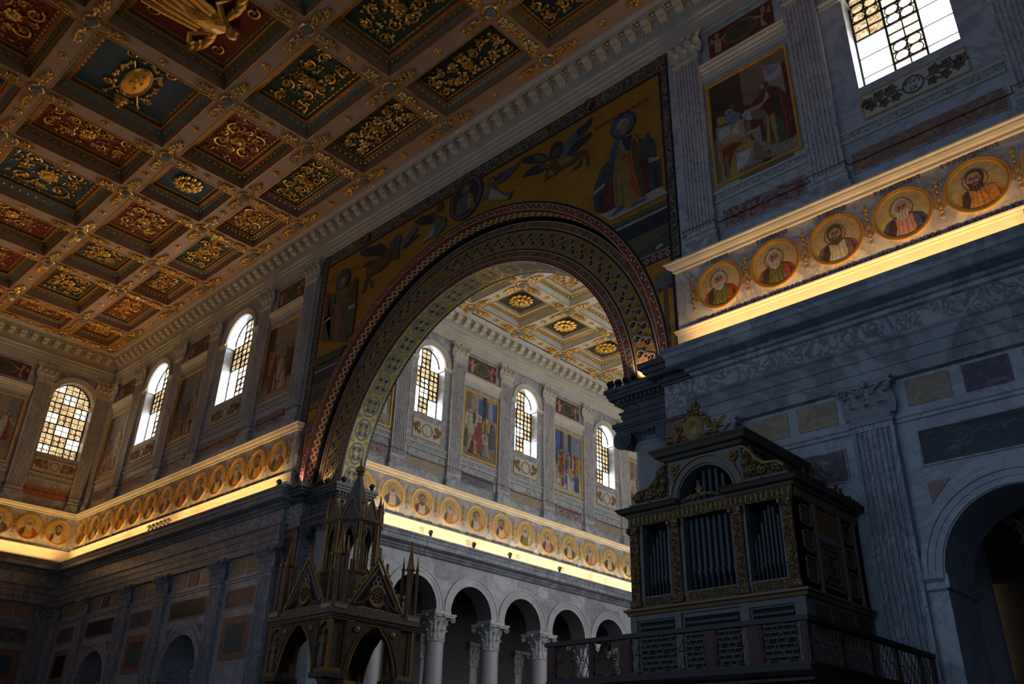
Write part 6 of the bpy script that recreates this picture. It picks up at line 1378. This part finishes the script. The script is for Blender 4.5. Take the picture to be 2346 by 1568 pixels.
mb.lathe([(1.5, 5.0), (1.05, 5.9), (TR+.05, 6.2), (TR+.1, 6.3), (TR+.1, z0), (TR-.3, z0)], 8, mi=0, a0=PI/8, caps=False)
for k in range(8):
    a = PI/8+k*PI/4; mb.lathe([(.07, z0), (.06, z1+.1)], 8, (TR*math.cos(a), TR*math.sin(a), 0), 1)
    for d in (-.12, .12): b = a+d; mb.lathe([(.03, z0), (.03, z1-.1)], 6, (TR*math.cos(b), TR*math.sin(b), 0), 0)
    M = Matrix.Rotation(a+PI/8+PI/2, 4, 'Z'); R_ = TR*math.cos(PI/8); hwd = TR*math.sin(PI/8); A = [(-hwd*.62, 7.2), (-hwd*.5, 7.45), (-hwd*.25, 7.68), (0, 7.85), (hwd*.25, 7.68), (hwd*.5, 7.45), (hwd*.62, 7.2)]
    mb.add([(x, -R_, z) for x, z in A]+[(x, -R_, z1) for x, z in A], [(i, i+1, 8+i, 7+i) for i in range(6)], 0, M); mb.add([(x, -R_+.06, z) for x, z in A]+[(x, -R_+.06, z1) for x, z in A], [(i, i+1, 8+i, 7+i) for i in range(6)], 0, M)
    mb.tube([(x, -R_-.02, z) for x, z in [(-hwd*.62, z0)]+A+[(hwd*.62, z0)]], .022, 4, 1, M=M)
    mb.prism([(-hwd*.8, z1+.1), (hwd*.8, z1+.1), (0, z1+.75)], R_-.02, R_+.06, 0, M=M)
    for s in (-1, 1): mb.tube([(s*hwd*.85, -R_-.07, z1+.1), (0, -R_-.07, z1+.8)], .03, 4, 1, M=M)
    mb.lathe([(.075, z1+.1), (.06, z1+.55), (.09, z1+.6), (.05, z1+.65), (.01, z1+1.0)], 8, ((TR+.04)*math.cos(a), (TR+.04)*math.sin(a), 0), 1)
mb.lathe([(TR+.02, z1-.1), (TR+.12, z1), (TR+.12, z1+.1), (.5, z1+.12)], 8, mi=0, a0=PI/8, caps=False); mb.lathe([(.6, 4.9), (.45, 5.4), (.3, z0)], 8, mi=0)
cb(mb, 'lantern_tier', [CS, CGd])
mb = MB(); mb.lathe([(.62, z1+.1), (.5, z1+.5), (.06, 9.95)], 8, a0=PI/8); cb(mb, 'spire', mat('spire_stone', (.14, .11, .085), .6, var=.15))
mb = MB(); mb.lathe([(.07, 9.85), (.14, 9.92), (.08, 9.98), (.16, 10.04), (.18, 10.12), (.14, 10.2), (.05, 10.24), (.03, 10.42), (.01, 10.6)], 14); cb(mb, 'finial', CGd)

# ------------------------------------------------------------ floodlights, cables, sockets
FL = None
def flood(x, y, z, rot, label, grp, lit=False):
    global FL
    t = thing('floodlight', label, 'floodlight', F0, x, -y, z, grp); t.rotation_euler = (0, 0, rot)
    mb = MB(); mb.box(-.06, .06, -.03, .03, 0, .16); mb.box(-.12, -.1, -.02, .02, .1, .3); mb.box(.1, .12, -.02, .02, .1, .3); mb.box(-.12, .12, -.02, .02, .1, .13); fixn(mb.build('bracket', BLACK, t))
    M = Matrix.Translation((0, 0, .24)) @ Matrix.Rotation(-.6, 4, 'X'); mb = MB(); mb.box(-.1, .1, -.1, .1, -.07, .09, M=M); fixn(mb.build('lamp_head', BLACK, t))
    mb = MB(); mb.box(-.085, .085, .1, .112, -.05, .075, M=M); mb.build('lens', lamp_mat('white_lens', (.9, .95, 1), 6) if (lit and 'white_lens' not in MATS) else MATS.get('white_lens', mat('grey_lens', (.1, .1, .11), .2)) if lit else mat('grey_lens', (.1, .1, .11), .2), t)
for k in range(6): x, _ = W(341+8.6*k, 1208-2.2*k, 21.2); flood(x, 21.24, 12.7, 0, '%s of six small black floodlights in a row on the left cornice' % ORD[k], 'floodlights in a row on the left cornice')
x, _ = W(634, 1113, 21.2); flood(x, 21.3, 12.7, 0, 'floodlight at the end of the left cornice beside the white casing', None, True)
t = thing('white_lamp_casing', 'long white lamp casing lying at the end of the left cornice', 'lamp', F0, -36.0, -21.6, 12.74); mb = MB(); mb.box(-.55, .45, -.25, .1, 0, .14); o = fixn(mb.build('casing', mat('white_casing', (.6, .56, .48), .5), t))
flood(-2.95, 21.22, 12.72, 0, 'black floodlight on the cornice at the right edge', None)
for k, (x, y) in enumerate(((-16.75, 22.3), (-16.45, 22.35), (-16.1, 22.35), (-15.75, 22.35))): flood(x, y, 12.5, 0, '%s black floodlight from the left on top of the right column block' % ORD[k], 'floodlights on the right column block', k == 9)
for k, (x, y) in enumerate(((-34.9, 22.35), (-34.5, 22.35), (-34.1, 22.35), (-33.6, 22.35), (-32.75, 22.7), (-32.65, 24.3))): flood(x, y, 12.5, 0, '%s black floodlight from the left on top of the left column block' % ORD[k], 'floodlights on the left column block', k == 5)
for k, px in enumerate((986, 1085, 1168, 1282)):
    d = ray(px, (1231, 1257, 1281, 1308)[k]); kk = -37.2/d[0]; flood(-37.2, d[1]*kk, 12.7, PI/2, 'small floodlight on the nave cornice, %s from the arch' % ORD[k], 'floodlights on the nave cornice', k in (1, 3))
def cable(F, u0, u1, ps, pd, z, label):
    path = [(u0, -.09, z)]
    for c in sorted(ps):
        if u0 < c < u1: path += [(c-.62, -.09, z), (c-.62, -pd-.05, z), (c+.62, -pd-.05, z), (c+.62, -.09, z)]
    path.append((u1, -.09, z)); mb = MB()
    for a, b in zip(path, path[1:]): mb.tube([a, b], .014, 5)
    u = u0+.9
    while u < u1: mb.ball((u, -.07, z), (.035, .05, .04), 0, 6); u += 1.4
    tag(mb.build('safety_cable', BLACK, F=F), label, 'cable')
cable(ARCH, -13.2, 0, [-12.38, -7.84, -1.97], .3, 17.15, 'thin dark cable along the upper wall right of the mosaic')
cable(ARCH, -62, -36.2, [-36.85, -41.38, -47.35, -51.85, -57.67], .3, 17.15, 'thin dark cable along the upper wall left of the arch')
cable(END, 10, 21.9, [17.25, 21.4], .3, 17.15, 'thin dark cable along the end wall'); cable(NAVE, 26, 66, NP, .3, 17.4, 'thin dark cable along the nave wall')
for k in range(6):
    y = (31.9, 35.6, 40.0, 44.4, 49.0, 53.5)[k]
    mb = MB()
    for a, b, c, d in ((-.14, .14, 0, .02), (-.14, .14, .26, .28), (-.14, -.12, 0, .28), (.12, .14, 0, .28)): mb.wb(y+a, y+b, .25, .265, 13.0+c, 13.0+d)
    mb.wb(y-.12, y+.12, .25, .257, 13.02, 13.26, 1); tag(fixn(mb.build('wall_hatch', [mat('hatch_edge', (.2, .17, .12)), WM], F=NAVE)), 'small square hatch in the lit nave band, %s from the arch' % ORD[k], 'hatch', 'hatches in the lit nave band')
SLX, SLZ = W(2290, 1560, 39.6); SLX -= .0
# tall amber window far behind the right-hand small arch
NWI[0] += 1
t = bpy.data.objects.new('window_%d' % NWI[0], None); C.objects.link(t); t.location = F0.at(SLX, -39.6, SLZ); t['kind'] = 'structure'
for z0, z1, m, nm in ((0, 7.0, AMB, 'amber_pane'), (7.0, 8.4, AMB2, 'pale_pane')): mb = MB(); mb.box(-.2, .2, 0, .02, z0, z1); mb.build(nm, m, t)
mb = MB()
for k in range(12): mb.box(-.22, .22, -.05, 0, .7*k-.03, .7*k+.03)
for x in (-.22, .22): mb.box(x-.03, x+.03, -.05, 0, 0, 8.4)
fixn(mb.build('lead_frame', LEAD, t))

# ------------------------------------------------------------ light
def area(name, loc, rot, sx, sy, e, col, spread=PI):
    l = bpy.data.lights.new(name, 'AREA'); l.shape = 'RECTANGLE'; l.size = sx; l.size_y = sy; l.energy = e; l.color = col; l.spread = spread
    o = bpy.data.objects.new(name, l); C.objects.link(o); o.location = loc; o.rotation_euler = rot; return o
WARM = (1, .56, .18)
def cove(F, u0, u1, n, e, p=.76, z=12.8, col=WARM, tip=.1):
    L = (u1-u0)/n
    for i in range(n):
        o = area('cove_lamp', F.at(u0+L*(i+.5), p, z), (0, 0, 0), L*.96, .08, e*L, col)
        # point up, tipped towards the wall
        o.rotation_euler = (Matrix.Rotation(F.rz, 4, 'Z') @ Matrix.Rotation(PI-tip, 4, 'X') @ Matrix.Identity(4)).to_euler()
EC = 19.0
cove(ARCH, -13.2, 8, 2, EC); cove(ARCH, -61.8, -36.4, 3, EC); cove(END, -2, 21, 3, EC); cove(NAVE, 24.6, 70, 4, EC*1.25, col=(1, .68, .33))
def spot(name, loc, tgt, e, ang, col, rad=.08, blend=.4):
    l = bpy.data.lights.new(name, 'SPOT'); l.energy = e; l.spot_size = ang; l.color = col; l.shadow_soft_size = rad; l.spot_blend = blend
    o = bpy.data.objects.new(name, l); C.objects.link(o); o.location = loc; d = Vector(tgt)-Vector(loc); o.rotation_euler = d.to_track_quat('-Z', 'Y').to_euler()
spot('arch_lamp_right', (-15.6, 22.45, 12.75+H), (-15.6, 22.95, 14.2+H), 160, 1.5, (1, .62, .42)); spot('arch_lamp_left', (-34.1, 22.45, 12.75+H), (-34.1, 22.95, 14.2+H), 240, 1.7, (1, .62, .42)); spot('arch_lamp_left_b', (-35.1, 21.75, 12.85+H), (-35.0, 22.05, 14.2+H), 60, 1.6, (1, .62, .42))
# added unseen panels standing in for daylight across the nave and behind the camera
area('nave_fill_panel', (-14, 48, 17+H), (0, PI/2, 0), 18, 44, 3300, (.95, .97, 1))
area('transept_fill_panel', (-14, -4.5, 9+H), (-PI/2+.05, 0, PI), 38, 8, 720, (.46, .68, 1.0), 2.3)
OPP = Frame((0, -3.06, H), PI)
cove(OPP, 24, 62, 2, EC*.45, p=.8, z=12.8, tip=-.75)
w = bpy.data.worlds.new('world'); SC.world = w; w.use_nodes = True; w.node_tree.nodes['Background'].inputs[0].default_value = (.35, .55, 1.0, 1); w.node_tree.nodes['Background'].inputs[1].default_value = .05
